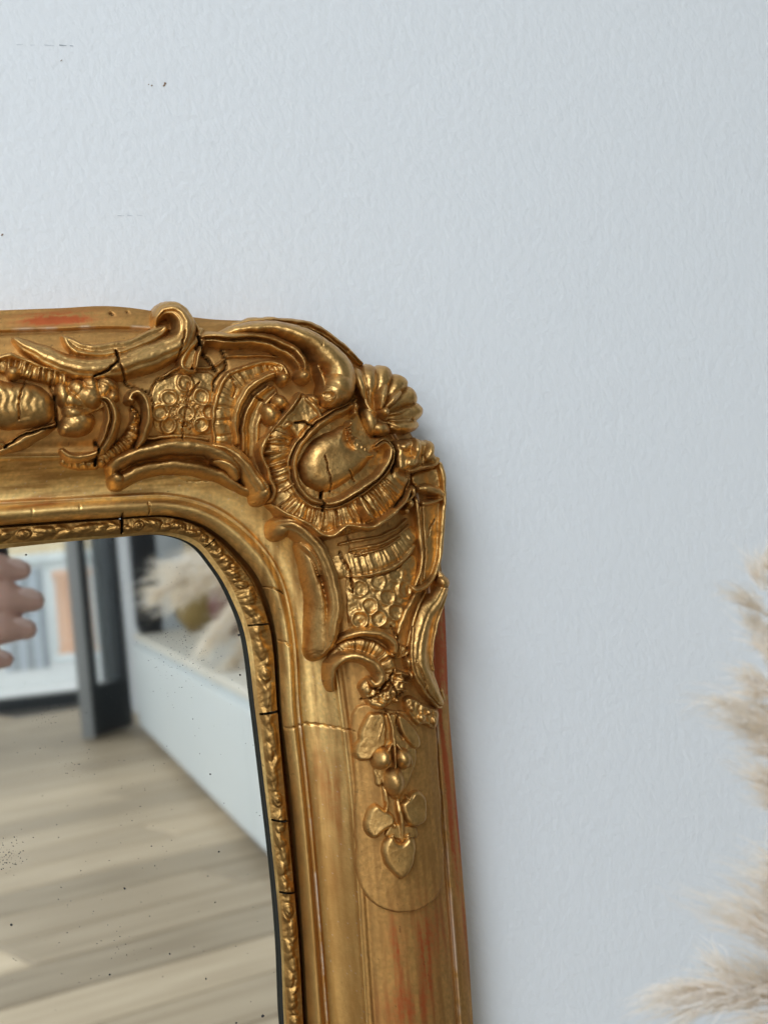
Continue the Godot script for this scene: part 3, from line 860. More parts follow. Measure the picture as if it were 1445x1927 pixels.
	# --- left scroll below
	ornament("leaf_scroll", [
		stroke([Vector3(54.07, 21.84, 4), Vector3(53.87, 25.12, 6), Vector3(58.01, 27.81, 6), Vector3(64.32, 29.89, 6), Vector3(71.49, 31.02, 6), Vector3(80.3, 30.93, 6), Vector3(88.93, 28.68, 6), Vector3(95.56, 25.02, 6), Vector3(98.84, 21.33, 5), Vector3(99.91, 18.6, 4)], [1.97, 2.76, 2.76, 2.76, 2.76, 2.76, 2.56, 2.36, 2.17, 1.58], 0),
		stroke([Vector3(55.41, 19.74, 5), Vector3(60.81, 22.12, 6), Vector3(67.76, 23.7, 5), Vector3(75.62, 24.21, 5), Vector3(84.35, 22.69, 5), Vector3(92.29, 19.72, 4), Vector3(97.97, 16.05, 4), Vector3(103.78, 12.17, 3)], [3.15, 2.96, 2.56, 2.56, 2.56, 2.36, 1.97, 1.58], 0),
		dome(Vector2(55.45, 20.89), 3.94, 3.55, 6.6)])
	ornament("curling_scroll", [stroke([Vector3(88.86, 30.42, 3), Vector3(93.02, 29.18, 5), Vector3(97.64, 26.41, 6), Vector3(101.77, 21.92, 7), Vector3(104.86, 16.76, 7), Vector3(106.94, 12.24, 8), Vector3(107.17, 9.13, 7), Vector3(106.04, 8.12, 5)], [1.18, 1.97, 2.56, 2.96, 3.15, 3.35, 2.96, 1.77], 1), dome(Vector2(107.28, 10.35), 3.55, 3.55, 8.4)])
	ornament("small_scroll_leaf", [stroke([Vector3(91.15, 24.4, 4), Vector3(94.75, 23.22, 6), Vector3(97.9, 20.4, 7), Vector3(99.31, 17.96, 6)], [0.99, 1.77, 2.17, 1.58], 0)])

	# --- fanned coves left of the shield
	ornament("fluted_cove", [
		stroke([Vector3(95.6, 31.51, 1.5), Vector3(95.83, 39.27, 2), Vector3(97.18, 46.06, 2.2), Vector3(100.98, 51.96, 2.4), Vector3(106.68, 55.64, 2.6), Vector3(113.4, 57.26, 2.8), Vector3(117.11, 57.44, 3)], [3.55, 3.74, 3.94, 3.94, 3.74, 2.76, 1.97], 8, 5.12),
		stroke([Vector3(91.54, 30.72, 1), Vector3(91.51, 39.6, 2), Vector3(93.35, 48.26, 2.6), Vector3(97.18, 54.56, 3), Vector3(102.81, 57.84, 3.2), Vector3(109.08, 59.29, 3.4), Vector3(115.33, 59.58, 3.6), Vector3(119.63, 57.6, 4), Vector3(120.59, 54.44, 4)], [0.79, 0.99, 1.18, 1.18, 1.18, 1.18, 1.18, 1.38, 1.18], 0)], 1, 0.25)
	ornament("cove_rib", [stroke([Vector3(99.61, 30.18, 2), Vector3(99.35, 37.95, 3), Vector3(100.72, 43.7, 3.6), Vector3(103.95, 48.79, 4), Vector3(108.34, 52.47, 4.6), Vector3(112.75, 54.18, 5), Vector3(115.16, 54.4, 5.4)], [1.38, 1.58, 1.77, 1.97, 1.97, 1.97, 1.58], 1), dome(Vector2(118.91, 52.79), 2.96, 3.15, 6.6), stroke([Vector3(115.97, 56.49, 3), Vector3(118.9, 56.62, 4), Vector3(120.57, 54.24, 4)], [1.97, 2.36, 1.97], 5, 2.36)])
	ornament("hollow_cove", [stroke([Vector3(105.1, 26.83, 1), Vector3(105.11, 34.67, 1.6), Vector3(107.19, 41.4, 2), Vector3(111.26, 46.46, 2.4), Vector3(114.95, 48.81, 2.6)], [2.56, 2.96, 2.96, 2.56, 1.77], 2), stroke([Vector3(101.8, 27.05, 2), Vector3(101.79, 34.86, 2.5), Vector3(103.33, 40.6, 3), Vector3(107.05, 46.27, 3.2), Vector3(113.03, 50.51, 3.2)], [0.99, 0.99, 0.99, 0.99, 0.79], 0)])
	ornament("round_boss", [dome(Vector2(126.79, 53.6), 3.74, 3.74, 8.6, 0, 0.8)], 1, 0.3)

	# --- the great scrolls over the corner
	ornament("inner_scroll", [
		stroke([Vector3(89.67, 70.14, 5), Vector3(93.22, 70.49, 7), Vector3(98.79, 69.86, 9), Vector3(106.24, 69.68, 9), Vector3(113.75, 68.23, 9), Vector3(119.55, 65.85, 9), Vector3(123.94, 62.66, 9), Vector3(126.17, 59.16, 9), Vector3(126.87, 56.59, 8)], [1.97, 2.56, 2.96, 2.96, 3.15, 3.35, 3.35, 3.15, 2.17], 3),
		stroke([Vector3(89.66, 69.77, 4), Vector3(96.26, 68.33, 4), Vector3(104.46, 67.43, 3)], [1.58, 1.77, 1.58], 0)])
	ornament("great_scroll", [
		stroke([Vector3(96.54, 71.25, 3), Vector3(101.01, 72.4, 7), Vector3(107.61, 73.12, 9), Vector3(115.62, 73.19, 10), Vector3(122.82, 71.32, 11), Vector3(129.73, 67.91, 12), Vector3(135.71, 62.87, 12), Vector3(140.36, 57.08, 12), Vector3(141.23, 52.06, 12), Vector3(139.43, 48.39, 12), Vector3(136.77, 45.34, 11), Vector3(135.31, 45.09, 8)], [1.18, 1.97, 2.76, 3.55, 4.14, 4.73, 5.52, 6.3, 6.9, 6.7, 5.32, 3.35], 0),
		dome(Vector2(139.89, 49.41), 7.29, 7.09, 13.0, -30),
		stroke([Vector3(133.23, 58.16, 5), Vector3(133.65, 53.6, 8), Vector3(133.81, 49.46, 8), Vector3(133.27, 46.92, 5)], [0.99, 1.77, 1.77, 1.18], 6)])
	ornament("edge_leaf", [stroke([Vector3(104.24, 75.52, 1), Vector3(112.57, 76.88, 2.5), Vector3(121.76, 76.52, 3.5), Vector3(130.84, 74.72, 4), Vector3(138.34, 71.34, 4), Vector3(144.56, 66.24, 4), Vector3(149.6, 61.31, 3.5), Vector3(153.45, 58.42, 2)], [0.79, 1.38, 1.58, 1.77, 1.77, 1.77, 1.58, 0.99], 3)])

	# --- scallop shell at the corner
	ornament("shell", [
		fan(Vector2(152.81, 35.66), -24, 112, [17.34, 22.46, 24.03, 23.64, 24.03, 23.64, 22.85, 21.28, 20.49], 7, 7.5, 0.07),
		stroke([Vector3(156.14, 39.5, 8), Vector3(157.79, 44.05, 10), Vector3(159.71, 47.94, 9)], [1.77, 2.76, 1.97], 0), stroke([Vector3(159, 39.8, 8), Vector3(162.03, 42.45, 10.5), Vector3(165.48, 44.98, 9)], [1.77, 2.56, 1.97], 0),
		stroke([Vector3(160.38, 37.02, 6), Vector3(164.75, 37.81, 7.5), Vector3(168.86, 38.72, 7)], [1.18, 1.58, 1.38], 0), stroke([Vector3(159.83, 34.5, 6), Vector3(164.05, 34.45, 7), Vector3(168.32, 34.58, 6.5)], [1.18, 1.38, 1.18], 0), stroke([Vector3(160.24, 32.08, 5), Vector3(163.82, 31.4, 6), Vector3(167.89, 31.28, 6)], [1.18, 1.58, 1.38], 0)], 1, 0.2)
	ornament("shell_hinge", [dome(Vector2(157.71, 37.77), 3.35, 2.76, 9.4, 10), dome(Vector2(155.82, 31.77), 5.12, 3.15, 7.2, -14), dome(Vector2(151.69, 35.26), 3.94, 6.7, 6.8, 10), stroke([Vector3(153.74, 54.41, 3), Vector3(151.17, 45.83, 5), Vector3(151.34, 40.5, 6), Vector3(152.7, 37.74, 6)], [1.58, 1.97, 2.17, 1.77], 0)])

	# --- the shield with its raised rim
	ornament("shield", [
		plate([Vector2(120.95, 21.03), Vector2(121.49, 15.24), Vector2(124.18, 11.43), Vector2(128.39, 9.27), Vector2(133.84, 9.38), Vector2(140.27, 12.04), Vector2(146.27, 16), Vector2(150.28, 20.17), Vector2(150.25, 23.03), Vector2(147.38, 24.84), Vector2(146.01, 27.77), Vector2(142.89, 27.16), Vector2(141.6, 30.68), Vector2(141.67, 34.15), Vector2(138.7, 34.92), Vector2(135.45, 32.9), Vector2(129.75, 30.87), Vector2(124.89, 27.25)], 7.5, 6.5),
		plate([Vector2(140.91, 26.69), Vector2(142.3, 29.23), Vector2(145.35, 29.04), Vector2(147.25, 26.89), Vector2(149.05, 23.92), Vector2(151.6, 22.94), Vector2(151.34, 20.93), Vector2(147.66, 20.35), Vector2(143.53, 21.86)], 6.4, 1.6),
		stroke([Vector3(141.62, 34.07, 7), Vector3(141.51, 31.19, 7.6), Vector3(142.03, 28.33, 7.6), Vector3(144.19, 25.79, 7), Vector3(147.91, 23.93, 7)], [1.18, 1.18, 1.18, 1.18, 1.18], 5, 1.77),
		dome(Vector2(141.88, 34.26), 1.38, 1.77, 8.0)], 1, 0.07)
	ornament("shield_rim", [
		stroke([Vector3(146.23, 43.37, 6), Vector3(141.31, 39.78, 7), Vector3(136.3, 38.02, 7), Vector3(130.83, 35.13, 7), Vector3(125.7, 31.5, 7), Vector3(121.47, 27.46, 7), Vector3(119.04, 22.13, 7), Vector3(119.01, 16.21, 7), Vector3(120.97, 10.5, 7), Vector3(125.37, 6.13, 7), Vector3(131.19, 4.6, 7), Vector3(138.42, 6.16, 7), Vector3(146.65, 10.29, 7), Vector3(153.96, 15.81, 7), Vector3(157.81, 20.46, 7), Vector3(158.38, 24.12, 7), Vector3(155.91, 26.11, 7), Vector3(153.1, 24.86, 6.5)], [1.38, 1.97, 2.17, 2.36, 2.36, 2.36, 2.36, 2.36, 2.56, 2.56, 2.56, 2.56, 2.56, 2.36, 2.17, 1.97, 1.77, 1.38], 3),
		dome(Vector2(144.78, 40.44), 2.17, 2.76, 8.4), dome(Vector2(144.42, 38.08), 1.77, 1.77, 7.6)])
	ornament("shield_bed", [plate([Vector2(147.06, 41.65), Vector2(140.36, 39.85), Vector2(131.21, 35.7), Vector2(123.28, 29.24), Vector2(120.01, 21.52), Vector2(120.95, 12.48), Vector2(126.44, 6.38), Vector2(134.4, 5.26), Vector2(147.56, 10.81), Vector2(159.83, 20.63), Vector2(159.31, 28.98), Vector2(152.25, 29.32), Vector2(148.8, 35.74)], 2.4, 1.4)], 1, 0.2)

	# --- the frill round the shield
	ornament("shield_frill_upper", [
		plate([Vector2(124.57, 46.87), Vector2(127.84, 46.08), Vector2(131.74, 43.43), Vector2(136.08, 40.34), Vector2(130.8, 36.18), Vector2(125.16, 31.95), Vector2(121.48, 29.64), Vector2(119.15, 33), Vector2(114.19, 33.78), Vector2(111.18, 33.62), Vector2(116.73, 39.55)], 4.2, 2.4, 0.6),
		stroke([Vector3(124.54, 46.68, 6), Vector3(121.94, 44.32, 7), Vector3(118.23, 40.18, 7), Vector3(114.98, 36.89, 6.5), Vector3(111.58, 33.52, 5)], [0.99, 1.18, 1.18, 1.18, 0.99], 6),
		dome(Vector2(112.71, 39.84), 4.14, 4.92, 6.0, 25), dome(Vector2(116.82, 44.33), 3.74, 2.96, 5.4, -30), dome(Vector2(118.37, 35.45), 3.35, 2.17, 5.2, 15),
		stroke([Vector3(126.33, 44.44, 5), Vector3(130.03, 40.96, 5.4), Vector3(131.62, 37.66, 5)], [1.18, 1.77, 1.38], 0), dome(Vector2(129.68, 44.33), 3.15, 1.97, 5.4, -35)], 1, 0.25)
	ornament("shield_frill_side", [
		stroke([Vector3(116.15, 33.23, 4), Vector3(114.44, 28.19, 4.5), Vector3(114.36, 22.64, 5), Vector3(115.52, 16.61, 5), Vector3(117.36, 11.31, 5)], [5.12, 4.92, 4.92, 4.92, 4.73], 5, 4.14),
		stroke([Vector3(111.11, 32.84, 4), Vector3(108.31, 29, 6), Vector3(107.65, 24.75, 6), Vector3(108.99, 20.33, 6), Vector3(109.89, 15.33, 6), Vector3(111.29, 11.46, 6), Vector3(110.59, 8.01, 5)], [1.18, 1.58, 1.38, 1.18, 1.18, 1.18, 1.18], 0),
		stroke([Vector3(109.27, 25.78, 6), Vector3(111.44, 25.73, 7), Vector3(114.93, 24.97, 5)], [0.99, 1.18, 0.79], 0), stroke([Vector3(110.58, 30.84, 5), Vector3(113.19, 30.96, 6), Vector3(116.47, 29.97, 5)], [0.79, 0.99, 0.79], 0)], 1, 0.2)
	ornament("shield_frill_lower", [
		stroke([Vector3(114.84, 8.4, 4.5), Vector3(118.99, 3.21, 5), Vector3(125.34, -0.18, 5), Vector3(131.52, -1.56, 5), Vector3(138.24, -0.98, 5), Vector3(145.77, 1.57, 5), Vector3(153.2, 5.8, 5), Vector3(159.86, 11.21, 5), Vector3(163.69, 15.13, 4)], [4.33, 5.12, 5.52, 5.52, 5.71, 6.11, 6.11, 5.32, 3.55], 5, 6.7),
		stroke([Vector3(110.53, 6.49, 4), Vector3(113.92, 4.07, 6), Vector3(117.89, 1.3, 6.5), Vector3(120.74, -0.57, 7), Vector3(123.98, -2.88, 7), Vector3(127.42, -5.99, 7), Vector3(130.71, -6.7, 7), Vector3(134.47, -5.26, 6.5), Vector3(137.64, -3.55, 6.5), Vector3(141.54, -4.32, 7), Vector3(146.7, -4.99, 7), Vector3(152.26, -3.07, 7), Vector3(157.29, -0.25, 6.5), Vector3(161.32, 2.91, 6), Vector3(164.78, 7.41, 5)], [0.99, 1.18, 1.18, 1.38, 1.38, 1.58, 1.58, 1.38, 1.38, 1.38, 1.58, 1.58, 1.38, 1.18, 0.99], 0)], 1, 0.3)
	ornament("frill_drop", [stroke([Vector3(142.94, 5.77, 7), Vector3(143.61, 2.85, 9), Vector3(145.11, -0.5, 10), Vector3(146.09, -1.56, 9)], [1.18, 1.58, 1.97, 1.58], 0)])

	# --- leaves on the outer edge
	ornament("outer_leaf", [
		plate([Vector2(161.02, 26.24), Vector2(165.6, 27.27), Vector2(171.92, 27.43), Vector2(176.67, 25.48), Vector2(179.72, 21.47), Vector2(180.83, 16.79), Vector2(177.56, 15.38), Vector2(171.15, 14.91), Vector2(164.85, 14.45), Vector2(160.14, 15.56), Vector2(160.03, 20.53)], 5.0, 3.4),
		dome(Vector2(170.12, 22.75), 2.96, 5.32, 8.6, -12), dome(Vector2(175.76, 21.24), 2.96, 5.32, 8.2, -22), dome(Vector2(165.07, 23.92), 3.55, 2.76, 7.0), dome(Vector2(167.66, 18.39), 5.12, 3.15, 7.0, 10),
		stroke([Vector3(180.36, 18.92, 4), Vector3(177.74, 16.51, 6), Vector3(171.58, 15.38, 6.4), Vector3(165.06, 15.17, 6)], [0.99, 1.18, 1.18, 0.99], 0)], 1, 0.25)
	ornament("outer_leaf_lower", [
		stroke([Vector3(180.92, 16.84, 3), Vector3(181.4, 11.35, 3.4), Vector3(181.43, 6.33, 3.2), Vector3(181, 0.5, 3)], [1.58, 1.58, 1.38, 1.18], 0),
		plate([Vector2(167.91, 13.54), Vector2(174.46, 14.83), Vector2(180.71, 16.07), Vector2(181.95, 9.9), Vector2(181.52, 5.74), Vector2(176.09, 8.24), Vector2(170.88, 7.95), Vector2(167.63, 9.41)], 1.4, 1.6),
		stroke([Vector3(170.06, 7.5, 4), Vector3(173.81, 7.63, 5.5), Vector3(177.65, 6.12, 5.6), Vector3(179.85, 4.34, 4)], [1.38, 1.97, 1.97, 1.38], 0), stroke([Vector3(171.22, 1.86, 3), Vector3(174.94, 2.39, 4), Vector3(179.18, 2.72, 4)], [1.18, 1.38, 1.18], 0)], 1, 0.2)
	ornament("outer_strap", [
		stroke([Vector3(181.17, 2.59, 2.6), Vector3(179.84, -5.68, 3), Vector3(178.73, -13.94, 3), Vector3(176.5, -21.02, 3.2), Vector3(173.16, -26.9, 3.4), Vector3(168.62, -30.53, 3.6), Vector3(164.23, -31.05, 3.4), Vector3(162.43, -29.63, 2.6)], [1.38, 1.38, 1.38, 1.38, 1.38, 1.38, 1.18, 0.79], 0),
		stroke([Vector3(167.94, 3.55, 3), Vector3(168.12, -1.64, 3.4), Vector3(168.3, -8.86, 3.2), Vector3(168.14, -17.09, 3), Vector3(166.65, -24.15, 2.6), Vector3(164.16, -29.02, 2)], [1.18, 1.18, 1.18, 1.18, 0.99, 0.79], 1),
		stroke([Vector3(171.67, 1.23, 2), Vector3(171.03, -9.08, 2), Vector3(170.22, -19.37, 2), Vector3(168.3, -27.43, 2)], [0.99, 0.99, 0.99, 0.79], 0),
		plate([Vector2(170.35, 2.39), Vector2(181.18, 0.54), Vector2(179.35, -13.99), Vector2(176.85, -22.12), Vector2(171.82, -28.25), Vector2(166.62, -29.33), Vector2(167.66, -17.05)], 0.8, 1.0)], 1, 0.15)
	ornament("strap_boss", [dome(Vector2(164.71, 2.13), 1.97, 2.36, 5.0), dome(Vector2(162.74, -0.6), 1.77, 1.77, 4.4), dome(Vector2(166.28, 6.73), 1.77, 2.76, 5.4), stroke([Vector3(160.27, 2.05, 3), Vector3(163.97, 3.79, 4), Vector3(167.36, 5.62, 4)], [0.99, 0.99, 0.99], 0)], 1, 0.3)
	ornament("ear_bracket", [
		stroke([Vector3(175.64, -25.73, 3), Vector3(176.82, -28.32, 5), Vector3(176.78, -32.05, 5.4), Vector3(173.62, -36.23, 5.4), Vector3(169.1, -41.88, 5), Vector3(165.32, -48.53, 5), Vector3(163.58, -55.45, 5), Vector3(163.61, -62, 5), Vector3(166.18, -68.19, 5), Vector3(169.26, -73.31, 4.4), Vector3(171.41, -75.84, 3)], [1.18, 2.36, 2.96, 3.35, 4.73, 5.32, 5.52, 5.12, 4.14, 2.56, 1.38], 1),
		stroke([Vector3(177.84, -34.69, 4), Vector3(173.79, -40.41, 5), Vector3(170.56, -47.23, 5), Vector3(168.17, -55.14, 4.6), Vector3(168.12, -62.81, 4)], [0.99, 1.18, 1.18, 0.99, 0.79], 0),
		dome(Vector2(176.95, -30.02), 3.35, 3.55, 6.2)])
	ornament("bracket_fold", [stroke([Vector3(160.87, -44.96, 3), Vector3(158.93, -53.83, 4), Vector3(158.98, -61.34, 4.4), Vector3(161.13, -67.35, 4.6), Vector3(164.94, -72.56, 4), Vector3(169.16, -76.74, 3), Vector3(171.34, -77.59, 2)], [0.99, 1.18, 1.18, 1.18, 1.18, 0.99, 0.79], 0), stroke([Vector3(172.56, -71.57, 2), Vector3(172.72, -74.71, 2)], [1.18, 1.18], 0)])

	# --- coves and quilted ground under the corner
	ornament("ribbed_cove", [
		stroke([Vector3(134.51, -19.1, 1.4), Vector3(142.52, -18.26, 2), Vector3(151.11, -16.67, 2.2), Vector3(158.68, -13.73, 2.2), Vector3(164.59, -9.76, 2)], [4.14, 4.33, 4.33, 3.94, 3.15], 9, 5.91),
		stroke([Vector3(135.26, -10.7, 1.2), Vector3(145.47, -9.65, 1.8), Vector3(155.49, -7.73, 2), Vector3(163.01, -4.29, 2)], [0.79, 0.79, 0.79, 0.79], 0), stroke([Vector3(139.04, -13.49, 1.2), Vector3(147.34, -12.66, 1.6), Vector3(157.55, -9.95, 1.8), Vector3(163.97, -6.42, 1.6)], [0.59, 0.79, 0.79, 0.59], 0),
		stroke([Vector3(140.54, -15.65, 1), Vector3(150.4, -14.17, 1.6), Vector3(159.82, -10.77, 1.6)], [0.59, 0.59, 0.59], 0), stroke([Vector3(137.01, -23.38, 1.2), Vector3(144.17, -23.27, 1.8), Vector3(152.79, -22.11, 2), Vector3(160.56, -18.41, 2), Vector3(165.58, -13.97, 1.6)], [0.79, 0.99, 1.18, 1.18, 0.79], 0)], 1, 0.2)
	var quilt: Array = [plate([Vector2(137.5, -21.22), Vector2(146.49, -24.13), Vector2(156.55, -22.1), Vector2(165.56, -16.85), Vector2(165.39, -27.13), Vector2(161.63, -34.93), Vector2(156.48, -44.53), Vector2(148.72, -44.84), Vector2(136.52, -44.38), Vector2(135.63, -32.16)], 0.3, 1.0)]
	for k in [Vector2(141.45, -28.27), Vector2(148.69, -26.57), Vector2(156.2, -24.5), Vector2(144.51, -35.05), Vector2(151.97, -32.6), Vector2(159.5, -30.16), Vector2(140.01, -39.85), Vector2(147.36, -40.21), Vector2(154.5, -38.57)]:
		quilt.append(ring(k, 2.96, 0.71, 0.7))
	ornament("quilted_panel", quilt, 1, 0.3)
	ornament("panel_rib", [stroke([Vector3(165.68, -30.85, 1.4), Vector3(160.91, -36.43, 2), Vector3(156.73, -42.46, 2), Vector3(153.55, -48.19, 1.6)], [0.79, 1.18, 1.38, 0.99], 0), stroke([Vector3(168.56, -33.26, 1.4), Vector3(163.8, -39.24, 2), Vector3(159.77, -46.91, 2), Vector3(157.96, -51.8, 1.6)], [0.79, 0.99, 0.99, 0.79], 0)])

	# --- the hanging scroll on the hollow
	ornament("hanging_scroll", [
		stroke([Vector3(113.03, -6.15, 4), Vector3(112.29, -2.49, 6), Vector3(115.13, -1.61, 7), Vector3(119.14, -2.8, 7), Vector3(122.97, -6.36, 7), Vector3(126.68, -11.9, 7), Vector3(129.57, -18.98, 6.4), Vector3(130.94, -26.52, 6.4), Vector3(131.09, -34.56, 6.4), Vector3(130, -41.49, 6), Vector3(128.37, -47.52, 5.4), Vector3(125.92, -51.5, 4)], [1.58, 2.76, 3.35, 3.55, 3.55, 3.35, 2.96, 2.76, 2.76, 2.56, 2.17, 1.58], 1),
		stroke([Vector3(120.1, -10.47, 2.5), Vector3(122.19, -15.09, 4.4), Vector3(124.02, -21.92, 5), Vector3(125.1, -29.1, 5), Vector3(125.43, -37.25, 5), Vector3(124.95, -44.31, 5), Vector3(124.01, -49.72, 5), Vector3(123.68, -51.44, 4)], [1.18, 2.17, 2.76, 3.15, 3.35, 3.74, 3.94, 3.15], 0),
		stroke([Vector3(120.18, -9.27, 4), Vector3(122.39, -11.89, 5.6), Vector3(125.15, -16.57, 5), Vector3(126.95, -21.18, 4)], [0.99, 1.58, 1.18, 0.79], 0),
		dome(Vector2(113.33, -3.77), 4.33, 4.14, 7.4)])

	# --- lower shell scroll
	ornament("cap_scroll", [stroke([Vector3(131.03, -47.87, 2), Vector3(133.79, -45.98, 3.6), Vector3(138.55, -44.38, 4.6), Vector3(143.8, -44.89, 5), Vector3(148.91, -47.04, 5.4), Vector3(151.56, -50.16, 5.6), Vector3(151.87, -53.05, 5)], [0.99, 1.38, 1.77, 1.97, 2.17, 2.17, 1.77], 0)])
	ornament("frill_scroll", [
		stroke([Vector3(128.72, -58.21, 2.4), Vector3(131.46, -53.08, 3), Vector3(136.95, -50.32, 3.4), Vector3(142.72, -51.7, 3.6), Vector3(147.23, -55.81, 3.8), Vector3(149.13, -61.31, 3.4), Vector3(146.48, -65.87, 3)], [1.77, 2.76, 3.55, 3.74, 3.74, 3.35, 2.56], 8, 3.94),
		stroke([Vector3(128.34, -65.56, 3), Vector3(127.62, -61.25, 5), Vector3(128.86, -56.34, 6), Vector3(132.62, -53.37, 6.4), Vector3(137.49, -53.39, 6.6), Vector3(142.29, -56.26, 6.8), Vector3(144.97, -60.16, 6.8), Vector3(144.58, -63.36, 6.4), Vector3(142.57, -64.17, 6), Vector3(141.47, -62.7, 5.4)], [1.18, 1.77, 2.17, 2.36, 2.36, 2.36, 2.36, 2.17, 1.77, 1.38], 0)], 1, 0.15)
	ornament("crumpled_leaf", [
		plate([Vector2(137.38, -64.51), Vector2(140.34, -61.97), Vector2(142.82, -65.45), Vector2(146.4, -66.67), Vector2(150.07, -63.88), Vector2(153.02, -60.62), Vector2(155.99, -62.65), Vector2(155.06, -66.98), Vector2(151.58, -70.56), Vector2(148.46, -73.79), Vector2(143.2, -74.57), Vector2(140.16, -72.84), Vector2(138.12, -69)], 3.6, 2.0, 0.0, 0.3),
		dome(Vector2(143.79, -72.41), 3.94, 1.97, 5.2, -10), dome(Vector2(147.34, -70.01), 2.17, 1.97, 5.0), dome(Vector2(142.85, -69.49), 2.17, 1.77, 4.8), dome(Vector2(150.59, -71.64), 1.77, 1.58, 4.4), dome(Vector2(140.3, -66.81), 2.36, 3.15, 4.6),
		stroke([Vector3(151.17, -61.6, 3), Vector3(153.41, -61.37, 4.4), Vector3(156.3, -62.65, 3.4)], [0.79, 0.99, 0.79], 0), stroke([Vector3(150.45, -64.34, 3), Vector3(153.12, -64.37, 4.4), Vector3(156.04, -65.47, 3.4)], [0.79, 0.99, 0.79], 0), stroke([Vector3(149.78, -66.88, 3), Vector3(152.38, -67.3, 4.4), Vector3(154.83, -68.13, 3.4)], [0.79, 0.99, 0.79], 0)], 1, 0.35)
	ornament("torn_leaf", [
		plate([Vector2(154.17, -71.74), Vector2(157.5, -70.6), Vector2(161.04, -73.19), Vector2(164.93, -75.95), Vector2(169.47, -78.02), Vector2(170.02, -81.4), Vector2(168.58, -84.85), Vector2(165.29, -85.86), Vector2(162, -83.19), Vector2(159.04, -83.08), Vector2(156.46, -80.19), Vector2(154.55, -76.66)], 3.6, 1.8, 0.4, 0.3),
		dome(Vector2(160.84, -79.7), 3.15, 2.56, 5.4, -30), dome(Vector2(166.61, -82.03), 2.17, 2.96, 5.2), dome(Vector2(156.54, -74.92), 1.97, 2.36, 4.8), dome(Vector2(164.71, -78.39), 1.97, 1.77, 4.6)], 1, 0.3)
	ornament("small_palmette", [fan(Vector2(154.21, -56.39), 20, 160, [5.12, 5.91, 6.3, 5.91, 5.12], 5, 3.4, 0.1), dome(Vector2(157.41, -57.96), 1.77, 3.15, 4.4), dome(Vector2(157.81, -62.9), 1.38, 2.36, 4.0)], 1, 0.2)

	# --- tongue-shaped field and the pendant of fruit and leaves
	ornament("tongue_panel", [plate([Vector2(135.61, -72.61), Vector2(133.32, -90.64), Vector2(132.09, -110.88), Vector2(131.24, -127.18), Vector2(131.06, -135.24), Vector2(131.62, -141.13), Vector2(134.22, -146.16), Vector2(138.45, -149.68), Vector2(144.67, -152.04), Vector2(151.92, -152.47), Vector2(158.74, -150.8), Vector2(163.73, -146.76), Vector2(166.19, -140.93), Vector2(167.31, -124.53), Vector2(168.02, -106.13), Vector2(168.3, -89.6), Vector2(166.76, -79.98), Vector2(149.95, -75.19)], 1.2, 1.0)], 2, 0.05)
	ornament("pendant_bed", [plate([Vector2(141.68, -76.32), Vector2(147.46, -75.98), Vector2(153.88, -77.27), Vector2(156.74, -84.82), Vector2(157.82, -92.55), Vector2(156.24, -98.59), Vector2(152.86, -104.93), Vector2(148.91, -109.16), Vector2(145.59, -108.7), Vector2(142.73, -104.31), Vector2(140.53, -99.6), Vector2(139.32, -93.43), Vector2(141.23, -85.56)], 2.4, 1.6, 0.0, 0.05), stroke([Vector3(143.18, -103.96, 2), Vector3(143.58, -107.48, 3), Vector3(143.72, -110.32, 3), Vector3(142.53, -113.47, 2.6)], [1.18, 1.18, 1.18, 1.18], 0), stroke([Vector3(147.83, -109.41, 2), Vector3(148.08, -113.24, 3.6), Vector3(148.49, -117.74, 3.6), Vector3(148.34, -124.36, 2.6)], [1.38, 1.38, 1.38, 1.18], 0), plate([Vector2(144.62, -116.86), Vector2(147.61, -118.28), Vector2(152.94, -119.56), Vector2(154.98, -121.54), Vector2(153.91, -125.42), Vector2(142.96, -123.72), Vector2(141.6, -121.15)], 2.2, 1.4)])
	ornament("vine_leaf", [
		plate([Vector2(139.1, -75.33), Vector2(141.95, -74.83), Vector2(145.57, -75.45), Vector2(146.84, -79.64), Vector2(146.36, -84.63), Vector2(145.59, -88.37), Vector2(142.61, -89.62), Vector2(140.87, -91.04), Vector2(139.11, -92.87), Vector2(136.79, -93.49), Vector2(134.08, -92.7), Vector2(132.7, -90.02), Vector2(133.59, -86.78), Vector2(134.83, -84.83), Vector2(135.05, -82.44), Vector2(136.4, -79.72)], 3.6, 1.6, 0.1),
		stroke([Vector3(145.47, -76.45, 3), Vector3(143.94, -81.2, 4), Vector3(142.42, -85.5, 3.6)], [0.79, 0.79, 0.79], 0)])
	ornament("broad_leaf", [plate([Vector2(149.71, -76.38), Vector2(152.71, -77.21), Vector2(155.65, -79.68), Vector2(158.01, -83.29), Vector2(159.51, -87.22), Vector2(159.19, -90.44), Vector2(156.64, -91.6), Vector2(154.15, -89.59), Vector2(151.79, -85.97), Vector2(150.42, -82.13)], 4.0, 1.7, 0.2)])
	ornament("berry", [dome(Vector2(142.99, -92.51), 4.33, 4.92, 7.6, 0, 1.0)], 1, 0.06)
	ornament("berry", [dome(Vector2(151.23, -94.01), 3.74, 4.92, 7.2, 8, 1.0), dome(Vector2(153.4, -94.87), 1.58, 3.35, 6.2, 6)], 1, 0.06)
	ornament("berry", [dome(Vector2(147.01, -102.05), 4.53, 6.3, 7.6, -3, 1.0), dome(Vector2(147.19, -100.81), 4.33, 5.12, 5.6, -3)], 1, 0.06)
